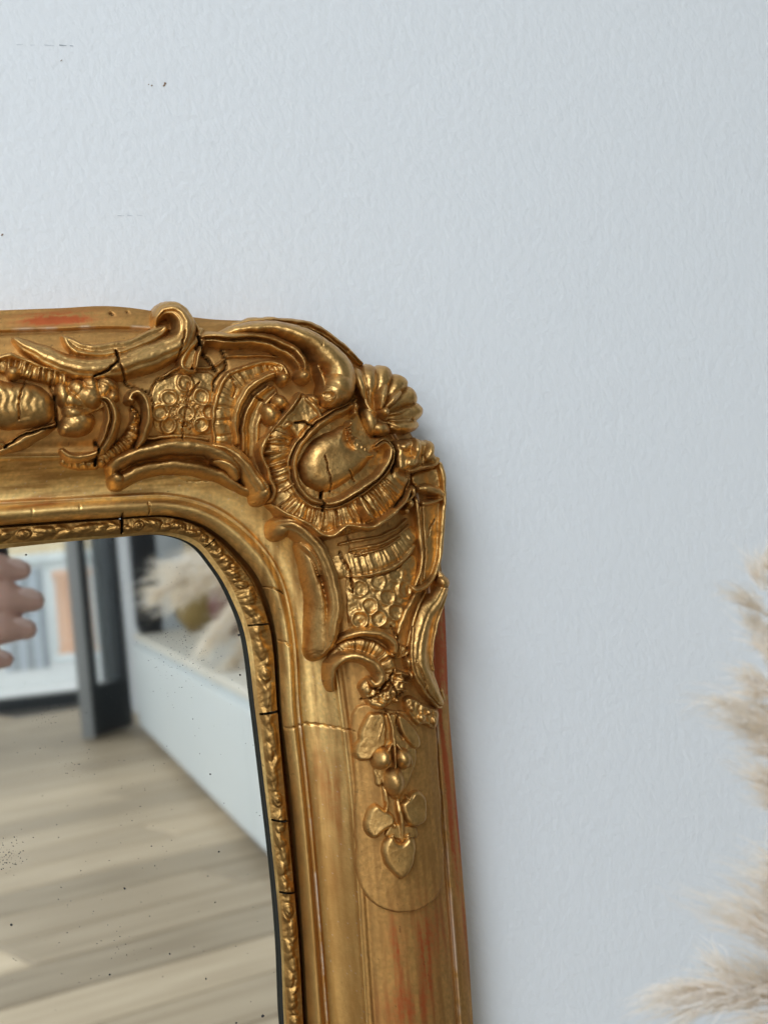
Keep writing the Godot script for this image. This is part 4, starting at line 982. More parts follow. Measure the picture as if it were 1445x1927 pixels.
	ornament("fruit_stem", [stroke([Vector3(147.23, -76, 3.6), Vector3(147.98, -80.83, 4.6), Vector3(148.2, -86.05, 5), Vector3(147.87, -91.64, 5), Vector3(147.58, -96.83, 5)], [0.99, 0.99, 1.18, 0.99, 0.79], 0), stroke([Vector3(147.97, -86.94, 4), Vector3(145.83, -88.96, 5), Vector3(144.42, -90.8, 5)], [0.79, 0.99, 0.99], 0), stroke([Vector3(148.8, -87.05, 4), Vector3(150, -89.52, 5), Vector3(151.1, -91.7, 5)], [0.79, 0.99, 0.99], 0)])
	ornament("bract", [plate([Vector2(140.19, -95.16), Vector2(142.14, -97.36), Vector2(143.52, -99.95), Vector2(142.81, -103.51), Vector2(140.77, -103.68), Vector2(139.56, -101.95), Vector2(139.49, -98.3)], 2.4, 1.6)])
	ornament("leaf_stalk", [stroke([Vector3(143.18, -103.96, 2), Vector3(143.43, -107.07, 3), Vector3(143.56, -109.89, 3), Vector3(143.02, -112.73, 2.6)], [0.79, 0.79, 0.79, 0.79], 0)])
	ornament("leaf_stalk", [stroke([Vector3(147.41, -109.35, 2), Vector3(147.72, -113.02, 3.4), Vector3(148.18, -117.12, 3.4), Vector3(148.66, -121.61, 2.4)], [0.79, 0.99, 0.79, 0.59], 0)])
	ornament("heart_leaf", [plate([Vector2(138.92, -109.02), Vector2(141.19, -109.63), Vector2(142.58, -111.8), Vector2(144.9, -113.3), Vector2(146.51, -115.94), Vector2(145.83, -118.67), Vector2(143.62, -120.18), Vector2(141.35, -120.94), Vector2(139.21, -122.5), Vector2(136.36, -122.05), Vector2(134.47, -119.19), Vector2(134.39, -115.75), Vector2(135.96, -111.55)], 3.8, 2.2, 0.15), dome(Vector2(145.38, -119.01), 1.38, 1.58, 3.8)], 1, 0.06)
	ornament("heart_leaf", [plate([Vector2(150.12, -109.4), Vector2(152.42, -108.35), Vector2(154.43, -106.47), Vector2(157.64, -106.85), Vector2(160.04, -110.23), Vector2(160.01, -115.13), Vector2(158.78, -119.13), Vector2(155.55, -120.51), Vector2(152.29, -120.48), Vector2(149.9, -118.27), Vector2(148.55, -114.42), Vector2(148.44, -111.17)], 3.8, 2.2, 0.4), stroke([Vector3(151.3, -108.58, 3), Vector3(152.07, -109.69, 4.4), Vector3(153.7, -108, 4), Vector3(156.29, -107.14, 3.4)], [0.79, 0.79, 0.79, 0.59], 0)], 1, 0.06)
	ornament("heart_leaf", [plate([Vector2(142.62, -122.29), Vector2(144.88, -122.18), Vector2(146.53, -124.42), Vector2(148.2, -124.67), Vector2(150.5, -123.01), Vector2(153.07, -124.07), Vector2(154.06, -128.14), Vector2(152.87, -132.76), Vector2(150.22, -136.93), Vector2(146.78, -139.4), Vector2(143.81, -137.75), Vector2(140.99, -133.37), Vector2(139.67, -128.4), Vector2(140.45, -124.48)], 3.8, 2.4, 0.0), dome(Vector2(144.44, -122.52), 1.18, 0.99, 3.0), dome(Vector2(150.72, -123.04), 1.58, 1.38, 3.0)], 1, 0.06)

	# --- the old looking glass, its silvering gone in specks
	var glass := ArrayMesh.new()
	var v := PackedVector3Array([V(-330, 12, 10), V(104.5, 12, 10), V(104.5, -420, 10), V(-330, -420, 10)])
	var n := PackedVector3Array([Vector3.BACK, Vector3.BACK, Vector3.BACK, Vector3.BACK])
	glass = arrays(v, n, PackedColorArray(), PackedInt32Array([0, 1, 2, 0, 2, 3]), PackedVector2Array([Vector2(0, 0), Vector2(1, 0), Vector2(1, 1), Vector2(0, 1)]))
	put("mirror_glass", glass, M.glass, mirror)
	var specks := SurfaceTool.new()
	specks.begin(Mesh.PRIMITIVE_TRIANGLES)
	for cl in [[Vector2(3.59, -114.07), 5.5, 110, 0.30], [Vector2(73.02, -42.69), 9.0, 120, 0.22], [Vector2(80.09, -54.74), 10.0, 60, 0.22], [Vector2(22.22, -63.96), 5.0, 40, 0.2], [Vector2(47.87, -118.6), 60.0, 170, 0.28], [Vector2(49.23, -38.02), 40.0, 120, 0.2], [Vector2(42.81, -152.09), 6.0, 14, 0.3], [Vector2(35.98, -63.66), 4.0, 30, 0.18], [Vector2(27.29, -83.58), 9.0, 16, 0.22], [Vector2(62.37, -15.1), 14.0, 90, 0.16]]:
		for k in cl[2]:
			var a := rng.randf() * TAU
			var r: float = cl[1] * sqrt(-2.0 * log(maxf(rng.randf(), 1e-4))) * 0.6
			var q: Vector2 = cl[0] + Vector2(cos(a), sin(a)) * r
			speck(specks, q, cl[3] * rng.randf_range(0.3, 1.0))
	for q in [[Vector2(97.79, -42.36), 0.55], [Vector2(96.77, -57.71), 0.5], [Vector2(93.44, -189.55), 0.8], [Vector2(3.21, -139.73), 0.55], [Vector2(45.58, -132.78), 0.55], [Vector2(37.15, -164.02), 0.5], [Vector2(72.96, -171.67), 0.5], [Vector2(82.29, -124.27), 0.45], [Vector2(81.77, -94.27), 0.4], [Vector2(20.83, -3.78), 0.5], [Vector2(60.18, -159.98), 0.4], [Vector2(79.09, -143.24), 0.35], [Vector2(82.96, -190.38), 0.5]]:
		speck(specks, q[0], q[1])
	var sp := put("silvering_specks", specks.commit(), M.speck, mirror)
	sp.set_meta("kind", "stuff")

func speck(st: SurfaceTool, at: Vector2, r: float) -> void:
	var n := 7
	var stretch := rng.randf_range(0.6, 1.0)
	var turn := rng.randf() * TAU
	var pts: Array = []
	for k in n:
		var a := TAU * k / n
		var rr := r * rng.randf_range(0.7, 1.1)
		var e := Vector2(cos(a) * rr, sin(a) * rr * stretch).rotated(turn) + at
		pts.append(V(e.x, e.y, 10.08))
	for k in n: tri(st, V(at.x, at.y, 10.08), pts[k], pts[(k + 1) % n], Vector3.BACK)

const JOINTS := [Vector2(56.49, 4.59), Vector2(88.67, -6.44), Vector2(107.02, -39.05), Vector2(107.5, -72.58), Vector2(108.36, -114.8), Vector2(108.43, -142.4)]

# ---------------------------------------------------------------- hands
func blend(a: float, b: float, k: float) -> float:
	var h := clampf(0.5 + 0.5 * (b - a) / k, 0.0, 1.0)
	return lerpf(b, a, h) - k * h * (1.0 - h)

func body(bones: Array, cell: float, k: float) -> ArrayMesh:
	# surface nets over the smooth union of tapered capsules [from, to, radius, radius] (millimetres)
	var lo := Vector3.ONE * 1e9
	var hi := -lo
	for b in bones:
		var r := maxf(b[2], b[3]) + 2.5 * cell
		lo = lo.min(b[0] - Vector3.ONE * r).min(b[1] - Vector3.ONE * r)
		hi = hi.max(b[0] + Vector3.ONE * r).max(b[1] + Vector3.ONE * r)
	var n := Vector3i((hi - lo) / cell) + Vector3i.ONE * 2
	var D := PackedFloat32Array()
	D.resize(n.x * n.y * n.z)
	D.fill(40.0)
	for b in bones:
		var r := maxf(b[2], b[3]) + 14.0
		var a0 := Vector3i(((b[0] as Vector3).min(b[1]) - Vector3.ONE * r - lo) / cell).clamp(Vector3i.ZERO, n - Vector3i.ONE)
		var a1 := Vector3i(((b[0] as Vector3).max(b[1]) + Vector3.ONE * r - lo) / cell).clamp(Vector3i.ZERO, n - Vector3i.ONE)
		var e: Vector3 = b[1] - b[0]
		var l2 := e.length_squared()
		for z in range(a0.z, a1.z + 1):
			for y in range(a0.y, a1.y + 1):
				for x in range(a0.x, a1.x + 1):
					var p: Vector3 = lo + Vector3(x, y, z) * cell - b[0]
					var t := clampf(p.dot(e) / l2, 0.0, 1.0)
					var d := (p - e * t).length() - lerpf(b[2], b[3], t)
					var q := (z * n.y + y) * n.x + x
					D[q] = blend(D[q], d, k)
	var id := {}
	var v := PackedVector3Array()
	var nn := PackedVector3Array()
	var index := PackedInt32Array()
	var sx := 1
	var sy := n.x
	var sz := n.x * n.y
	var corner := [0, sx, sy, sx + sy, sz, sx + sz, sy + sz, sx + sy + sz]
	var edges := [[0, 1], [2, 3], [4, 5], [6, 7], [0, 2], [1, 3], [4, 6], [5, 7], [0, 4], [1, 5], [2, 6], [3, 7]]
	for z in n.z - 1:
		for y in n.y - 1:
			for x in n.x - 1:
				var q := z * sz + y * sy + x
				var inside := 0
				for c in corner: inside += int(D[q + c] < 0.0)
				if inside == 0 or inside == 8: continue
				var s := Vector3.ZERO
				var m := 0
				for ed in edges:
					var a := D[q + corner[ed[0]]]
					var b := D[q + corner[ed[1]]]
					if (a < 0.0) != (b < 0.0):
						var t := a / (a - b)
						var pa := Vector3(ed[0] & 1, (ed[0] >> 1) & 1, ed[0] >> 2)
						var pb := Vector3(ed[1] & 1, (ed[1] >> 1) & 1, ed[1] >> 2)
						s += pa.lerp(pb, t)
						m += 1
				id[q] = v.size()
				var p := lo + (Vector3(x, y, z) + s / m) * cell
				v.append(V(p.x, p.y, p.z))
				nn.append(Vector3(D[q + sx] - D[q], D[q + sy] - D[q], D[q + sz] - D[q]).normalized())
	for q in id:
		for a in 3:
			var s0: int = [sx, sy, sz][a]
			var s1: int = [sy, sz, sx][a]
			var s2: int = [sz, sx, sy][a]
			if (D[q] < 0.0) == (D[q + s0] < 0.0): continue
			if not (id.has(q - s1) and id.has(q - s2) and id.has(q - s1 - s2)): continue
			var quad_: Array = [id[q], id[q - s1], id[q - s1 - s2], id[q - s2]]
			if D[q] < 0.0: quad_.reverse()
			index.append_array(PackedInt32Array([quad_[0], quad_[1], quad_[2], quad_[0], quad_[2], quad_[3]]))
	return arrays(v, nn, PackedColorArray(), index)

func lathe(profile: Array, n := 40) -> ArrayMesh:
	var st := SurfaceTool.new()
	st.begin(Mesh.PRIMITIVE_TRIANGLES)
	st.set_smooth_group(0)
	for i in profile.size() - 1:
		for k in n:
			var a := TAU * k / n
			var b := TAU * (k + 1) / n
			var p: Vector2 = profile[i]
			var q: Vector2 = profile[i + 1]
			var v := [Vector3(cos(a) * p.x, p.y, sin(a) * p.x), Vector3(cos(b) * p.x, p.y, sin(b) * p.x), Vector3(cos(b) * q.x, q.y, sin(b) * q.x), Vector3(cos(a) * q.x, q.y, sin(a) * q.x)]
			for t in [0, 1, 2, 0, 2, 3]: st.add_vertex(v[t])
	st.index()
	st.generate_normals()
	return st.commit()

func tube(p: Array, r: Array, n := 8) -> ArrayMesh:
	var v := PackedVector3Array()
	var nn := PackedVector3Array()
	var index := PackedInt32Array()
	for i in p.size():
		var d: Vector3 = (p[mini(i + 1, p.size() - 1)] - p[maxi(i - 1, 0)]).normalized()
		var a := d.cross(Vector3.RIGHT if absf(d.x) < 0.8 else Vector3.UP).normalized()
		var b := d.cross(a)
		for k in n:
			var e := a * cos(TAU * k / n) + b * sin(TAU * k / n)
			v.append(p[i] + e * r[i])
			nn.append(e)
			if i:
				var q := i * n
				var k2 := (k + 1) % n
				index.append_array(PackedInt32Array([q + k - n, q + k, q + k2, q + k - n, q + k2, q + k2 - n]))
	return arrays(v, nn, PackedColorArray(), index)

# ---------------------------------------------------------------- pampas grass
func plume(spine: Array, tufts: Array, hairs: int, width: float, spread: float) -> ArrayMesh:
	# tufts: [root along the spine 0..1, tip]; every tuft is a spray of fine tapering hairs
	var v := PackedVector3Array()
	var nn := PackedVector3Array()
	var c := PackedColorArray()
	var index := PackedInt32Array()
	var curve := Curve3D.new()
	for p in spine: curve.add_point(p)
	var length := curve.get_baked_length()
	for tf in tufts:
		var root := curve.sample_baked(tf[0] * length)
		var tip: Vector3 = tf[1]
		var reach := root.distance_to(tip)
		var warm := rng.randf()
		for k in hairs:
			var start := root.lerp(tip, rng.randf_range(0.0, 0.55)) + Vector3(rng.randfn(), rng.randfn(), rng.randfn()) * spread * 0.35
			var off := Vector3(rng.randfn(), rng.randfn(), rng.randfn()) * spread
			var end := root.lerp(tip, rng.randf_range(0.55, 1.0)) + off * 0.8
			var mid := (start + end) / 2.0 + Vector3(rng.randfn(), rng.randfn() + 0.6, rng.randfn()) * reach * 0.1
			var tint := Color(0.985, 0.955, 0.89).lerp(Color(0.99, 0.985, 0.97), clampf(rng.randf() * 0.8 + warm * 0.35, 0.0, 1.0)).lerp(Color(0.9, 0.72, 0.48), maxf(0.0, rng.randf() - 0.8) * 1.8)
			var turn := Vector3(rng.randfn(), rng.randfn(), rng.randfn()).normalized()
			for s in 5:
				var t := s / 4.0
				var p := start * (1 - t) * (1 - t) + mid * 2 * t * (1 - t) + end * t * t
				var d := (end - start).normalized()
				var across := d.cross(turn).normalized() * width * (1.0 - 0.85 * t) * 0.5
				v.append(p - across)
				v.append(p + across)
				var nrm := across.cross(d).normalized()
				nn.append(nrm)
				nn.append(nrm)
				c.append(tint)
				c.append(tint)
				if s:
					var q := v.size() - 4
					index.append_array(PackedInt32Array([q, q + 3, q + 1, q, q + 2, q + 3]))
	return arrays(v, nn, c, index)

# ---------------------------------------------------------------- the room
func build_wall() -> void:
	var wall := MeshInstance3D.new()
	wall.name = "wall"
	# the painted face carries its own mapping so that the strokes of the roller lean
	var v := PackedVector3Array()
	var n := PackedVector3Array()
	var uv := PackedVector2Array()
	for q in [Vector2(-2.6, 2.6), Vector2(1.5, 2.6), Vector2(1.5, 0), Vector2(-2.6, 0)]:
		v.append(Vector3(q.x, q.y, 0))
		n.append(Vector3.BACK)
		var e: Vector2 = (q - Vector2(0.1, 0.8)).rotated(deg_to_rad(-27.0))
		uv.append(Vector2(e.x / 0.2, e.y / 0.29))
	var index := PackedInt32Array([0, 1, 2, 0, 2, 3])
	wall.mesh = arrays(v, n, PackedColorArray(), index, uv)
	var m := surface(Color(0.775, 0.785, 0.77), 0.62)
	m.heightmap_enabled = true
	m.heightmap_texture = noise_texture(21, 0.05, [Color.BLACK, Color.WHITE], 3, 1024)
	m.heightmap_scale = 0.017
	wall.material_override = m
	add_child(wall, true)
	setting(wall, "pale blue grey painted wall with a fine roller texture behind the mirror", "wall")
	slab("wall_core", Vector3(-2.7, 0, -0.12), Vector3(1.62, 2.7, -0.001), M.plaster, wall)
	# flecks where the paint is marked
	var fleck := SurfaceTool.new()
	fleck.begin(Mesh.PRIMITIVE_TRIANGLES)
	for k in [[Vector2(90.4, 174.86), 1.0, 0.75], [Vector2(89.91, 174.04), 0.8, 0.5], [Vector2(85.13, 174.11), 0.7, 0.4], [Vector2(83.93, 174.55), 0.4, 0.3], [Vector2(23.24, 118.1), 0.9, 0.5], [Vector2(51.31, 184.32), 0.7, 0.25]]:
		var pts: Array = []
		for i in 8:
			var a := TAU * i / 8.0
			var e: Vector2 = k[0] + 0.7 * Vector2(cos(a) * k[1], sin(a) * k[2]).rotated(0.6) * rng.randf_range(0.6, 1.1)
			pts.append(V(e.x, e.y, 0.15))
		for i in 8: tri(fleck, V(k[0].x, k[0].y, 0.35), pts[i], pts[(i + 1) % 8], Vector3.BACK)
	put("paint_fleck", fleck.commit(), M.fleck, wall)
	var scratch := SurfaceTool.new()
	scratch.begin(Mesh.PRIMITIVE_TRIANGLES)
	for k in [[Vector2(35.08, 190.63), Vector2(37.47, 190.61), 0.05], [Vector2(40.23, 190.38), Vector2(41.83, 190.36), 0.05], [Vector2(45.42, 190.33), Vector2(49.01, 190.09), 0.07], [Vector2(51.04, 190.28), Vector2(53.84, 190.04), 0.16], [Vector2(55.05, 190.03), Vector2(56.45, 189.81), 0.13], [Vector2(67.33, 123.71), Vector2(69.78, 123.62), 0.07], [Vector2(71.02, 123.78), Vector2(73.05, 123.49), 0.07], [Vector2(74.71, 123.64), Vector2(76.75, 123.35), 0.05]]:
		var a: Vector2 = k[0]
		var b: Vector2 = k[1]
		quad(scratch, [V(a.x, a.y - k[2], 0.2), V(b.x, b.y - k[2] * 0.5, 0.2), V(b.x, b.y + k[2] * 0.5, 0.2), V(a.x, a.y + k[2], 0.2)], Vector3.BACK)
	put("scratch", scratch.commit(), M.scratch, wall)

func build_room() -> void:
	var ground_ := slab("floor", Vector3(-2.7, -0.1, -0.12), Vector3(1.62, -0.012, 6.75), M.subfloor)
	setting(ground_, "light oak plank floor of the room seen in the mirror", "floor")
	var woods: Array = []
	for i in 6:
		var w := StandardMaterial3D.new()
		var k: float = [1.0, 0.8, 1.16, 0.92, 0.68, 1.05][i]
		w.albedo_texture = noise_texture(40 + i, 0.012, [(Color(0.37, 0.275, 0.175) * k).linear_to_srgb(), (Color(0.58, 0.455, 0.31) * k).linear_to_srgb()], 4, 256)
		w.uv1_triplanar = true
		w.uv1_scale = Vector3(0.6, 2.0, 9.0)
		w.uv1_offset = Vector3(i * 0.37, 0, i * 0.21)
		w.roughness = 0.5
		w.metallic_specular = 0.35
		woods.append(w)
	var board := box(Vector3(1.498, 0.014, 0.192), 0.003)
	var turn := deg_to_rad(-21.0)
	var row := 0
	for r in range(-14, 44):
		for q in range(-4, 5):
			var at := Vector3((q + (0.37 * r - floorf(0.37 * r))) * 1.503, -0.007, r * 0.199).rotated(Vector3.UP, turn)
			if at.x < -1.9 or at.x > 1.3 or at.z < 0.9 or at.z > 6.5: continue
			var p := put("plank", board, woods[rng.randi() % 6], ground_)
			p.position = at - ground_.position
			p.rotation.y = turn
	var lid := setting(slab("ceiling", Vector3(-2.7, 2.6, -0.12), Vector3(-2.1, 2.72, 6.75), M.plaster), "white ceiling of the room", "ceiling")
	slab("ceiling_panel", Vector3(-0.5, 2.6, -0.12), Vector3(1.62, 2.72, 6.75), M.plaster, lid)
	slab("ceiling_panel", Vector3(-2.1, 2.6, -0.12), Vector3(-0.5, 2.72, 0.9), M.plaster, lid)
	slab("ceiling_panel", Vector3(-2.1, 2.6, 3.4), Vector3(-0.5, 2.72, 6.75), M.plaster, lid)
	var roof := thing("added_roof_window", "unseen roof window added to the ceiling to light the wall from above", "window", Vector3(-1.3, 2.66, 2.15))  # unseen opening, added so that the wall grows brighter towards its top
	for k in [[Vector3(-2.1, 2.64, 0.9), Vector3(-2.04, 2.72, 3.4)], [Vector3(-0.56, 2.64, 0.9), Vector3(-0.5, 2.72, 3.4)], [Vector3(-2.04, 2.64, 0.9), Vector3(-0.56, 2.72, 0.96)], [Vector3(-2.04, 2.64, 3.34), Vector3(-0.56, 2.72, 3.4)]]:
		slab("frame", k[0], k[1], M.white, roof)
	slab("pane", Vector3(-2.04, 2.69, 0.96), Vector3(-0.56, 2.7, 3.34), M.daylight, roof)
	# left wall with its window opening
	var side := setting(slab("window_wall", Vector3(-2.72, 0, 0.0), Vector3(-2.6, 0.45, 6.75), M.plaster), "white wall with the window", "wall")
	slab("wall_panel", Vector3(-2.72, 2.4, 0.0), Vector3(-2.6, 2.6, 6.75), M.plaster, side)
	slab("wall_panel", Vector3(-2.72, 0.45, 0.0), Vector3(-2.6, 2.4, 2.4), M.plaster, side)
	slab("wall_panel", Vector3(-2.72, 0.45, 5.8), Vector3(-2.6, 2.4, 6.75), M.plaster, side)
	var win := thing("window", "wide daylit window in the side wall", "window", Vector3(-2.66, 0.45, 4.1))
	for k in [[Vector3(-2.69, 0.45, 2.4), Vector3(-2.63, 0.5, 5.8)], [Vector3(-2.69, 2.35, 2.4), Vector3(-2.63, 2.4, 5.8)], [Vector3(-2.69, 0.502, 2.4), Vector3(-2.63, 2.348, 2.45)], [Vector3(-2.69, 0.502, 5.75), Vector3(-2.63, 2.348, 5.8)], [Vector3(-2.69, 0.502, 4.075), Vector3(-2.63, 2.348, 4.125)]]:
		slab("frame", k[0], k[1], M.dark, win)
	slab("pane", Vector3(-2.682, 0.5, 2.45), Vector3(-2.675, 2.35, 5.75), M.daylight, win)
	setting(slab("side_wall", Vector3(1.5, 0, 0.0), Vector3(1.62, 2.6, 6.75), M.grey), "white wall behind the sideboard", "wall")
	setting(slab("added_shade_wall", Vector3(0.50, 0, 0.0), Vector3(0.62, 2.6, 1.75), M.shade), "unseen dark grey wall added right of the pampas grass to shade the painted wall", "wall")  # unseen wall, added and made dark to dim the painted wall's right side
	setting(slab("end_wall", Vector3(0.62, 0, 5.5), Vector3(1.5, 2.6, 5.62), M.pale), "grey wall at the end of the sideboard", "wall")
	setting(slab("end_wall", Vector3(0.62, 0, 5.62), Vector3(0.7, 2.6, 6.7), M.plaster), "return of the grey wall beside the patio opening", "wall")
	var lintel := setting(slab("patio_wall", Vector3(-2.6, 2.3, 6.62), Vector3(0.62, 2.6, 6.74), M.plaster), "wall over the patio doors", "wall")
	# patio doors: fixed frames and the leaf that stands open
	var doors := thing("patio_doors", "black framed glazed patio doors reflected beyond the open door leaf", "patio doors", Vector3(0, 0, 6.68))
	slab("sill", Vector3(-2.6, 0.0, 6.62), Vector3(0.62, 0.06, 6.72), M.dark, doors)
	slab("head", Vector3(-2.6, 2.22, 6.64), Vector3(0.62, 2.3, 6.72), M.dark, doors)
	for x in [-2.58, -1.55, -0.62, 0.03, 0.58]: slab("stile", Vector3(x - 0.03, 0.09, 6.65), Vector3(x + 0.03, 2.22, 6.71), M.dark, doors)
	for x in [-2.55, -1.52, -0.59, 0.06]: slab("pane", Vector3(x, 0.09, 6.675), Vector3([-1.58, -0.65, 0.0, 0.55][[-2.55, -1.52, -0.59, 0.06].find(x)], 2.22, 6.68), M.pane, doors)
	var leaf := thing("open_door", "dark grey glazed door leaf standing open in the mirror reflection", "door", Vector3(0.372, 0.0, 5.262))
	leaf.rotation.y = -atan2(0.235, 0.165)
	for k in [["stile", Vector3(0.0, 0.012, -0.03), Vector3(0.055, 2.1, 0.03)], ["stile", Vector3(0.245, 0.012, -0.03), Vector3(0.29, 2.1, 0.03)], ["bottom_rail", Vector3(0.055, 0.012, -0.03), Vector3(0.245, 0.2, 0.03)], ["top_rail", Vector3(0.055, 2.02, -0.03), Vector3(0.245, 2.1, 0.03)], ["pane", Vector3(0.055, 0.2, -0.004), Vector3(0.245, 2.02, 0.004)]]:
		var o := put(k[0], box((k[2] - k[1]).abs(), 0.003), M.pane if k[0] == "pane" else M.dark, leaf)
		o.position = (k[1] + k[2]) / 2.0
	var edge := put("lit_edge", box(Vector3(0.004, 2.08, 0.052), 0.001), M.metal, leaf)  # paler plate that paints in the daylit face of the door edge
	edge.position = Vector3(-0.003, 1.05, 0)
	# sideboard
	var sb := thing("sideboard", "low white sideboard along the right side of the reflection", "sideboard", Vector3(0.8, 0, 3.6))
	slab("carcass", Vector3(0.575, 0.03, 2.0), Vector3(1.1, 0.36, 5.2), M.white, sb, 0.004)
	slab("plinth", Vector3(0.6, 0.0, 2.05), Vector3(1.08, 0.028, 5.15), M.dark, sb)
	slab("top", Vector3(0.565, 0.362, 1.98), Vector3(1.11, 0.385, 5.22), M.cream, sb, 0.004)
	for k in 4: slab("door", Vector3(0.557, 0.045, 2.01 + k * 0.797), Vector3(0.573, 0.345, 2.8 + k * 0.797), M.white, sb, 0.003)
	var tv := thing("black_panel", "tall black flat panel standing on the far end of the white sideboard", "screen", Vector3(0.62, 0.385, 5.13))
	slab("casing", Vector3(0.57, 0.41, 5.1), Vector3(0.668, 1.7, 5.16), M.black, tv, 0.006)
	slab("foot", Vector3(0.58, 0.386, 5.06), Vector3(0.66, 0.408, 5.2), M.black, tv)
	var v1 := thing("yellow_vase", "mustard yellow round vase on the sideboard behind the pampas grass", "vase", Vector3(0.78, 0.386, 4.9))
	put("body", lathe([Vector2(0.0, 0), Vector2(0.05, 0), Vector2(0.085, 0.05), Vector2(0.105, 0.13), Vector2(0.09, 0.21), Vector2(0.045, 0.27), Vector2(0.035, 0.31), Vector2(0.045, 0.33), Vector2(0.03, 0.325)]), M.mustard, v1)
	var v2 := thing("red_vase", "dark red brown vase beside the yellow one on the sideboard", "vase", Vector3(0.835, 0.386, 4.55))
	put("body", lathe([Vector2(0.0, 0), Vector2(0.04, 0), Vector2(0.07, 0.05), Vector2(0.08, 0.11), Vector2(0.06, 0.18), Vector2(0.03, 0.22), Vector2(0.035, 0.25), Vector2(0.02, 0.245)]), M.redbrown, v2)
	# outside
	setting(slab("terrace", Vector3(-6, -0.12, 6.75), Vector3(5, -0.02, 16.0), M.stone), "pale terrace outside the patio doors", "terrace")
	var gw_ := thing("garden_wall", "white rendered garden wall outside the patio doors", "wall", Vector3(0, -0.02, 10.2))
	slab("render", Vector3(-6, -0.02, 10.1), Vector3(5, 0.62, 10.3), M.white, gw_)
	slab("coping", Vector3(-6, 0.622, 10.06), Vector3(5, 0.68, 10.34), M.white, gw_)
	for k in [[0.565, "slim peach coloured post nearest the reflected fingers"], [0.70, "peach coloured post beside the reflected door edge"]]:
		var post := thing("terracotta_post", k[1], "post", Vector3(k[0], -0.02, 9.6), "posts on the terrace")
		put("shaft", lathe([Vector2(0.07, 0.0), Vector2(0.07, 0.05), Vector2(0.05, 0.07), Vector2(0.046, 0.52), Vector2(0.06, 0.55), Vector2(0.06, 0.58), Vector2(0.0, 0.585)], 20), M.peach, post)
		put("foot", lathe([Vector2(0.1, 0.0), Vector2(0.1, 0.03), Vector2(0.072, 0.045)], 20), M.white, post)
	var bl := thing("blue_grey_screen", "blue grey slatted screen outside behind the reflected fingers", "screen", Vector3(0.34, -0.02, 9.2))
	for k in 6: slab("slat", Vector3(0.16 + k * 0.046, -0.02, 9.18), Vector3(0.20 + k * 0.046, 0.6, 9.22), M.slate if k % 2 else M.bluegrey, bl)
	var house := thing("cream_house", "cream rendered house across the garden, blurred in the mirror", "house", Vector3(0, -0.02, 15))
	slab("wall", Vector3(-5, -0.02, 14.0), Vector3(4, 3.2, 15.8), M.housewall, house)
	slab("window", Vector3(0.1, 1.05, 13.95), Vector3(0.5, 1.6, 14.02), M.slate, house)
	slab("roof", Vector3(-5.2, 3.205, 13.8), Vector3(4.2, 3.4, 15.9), M.redbrown, house)

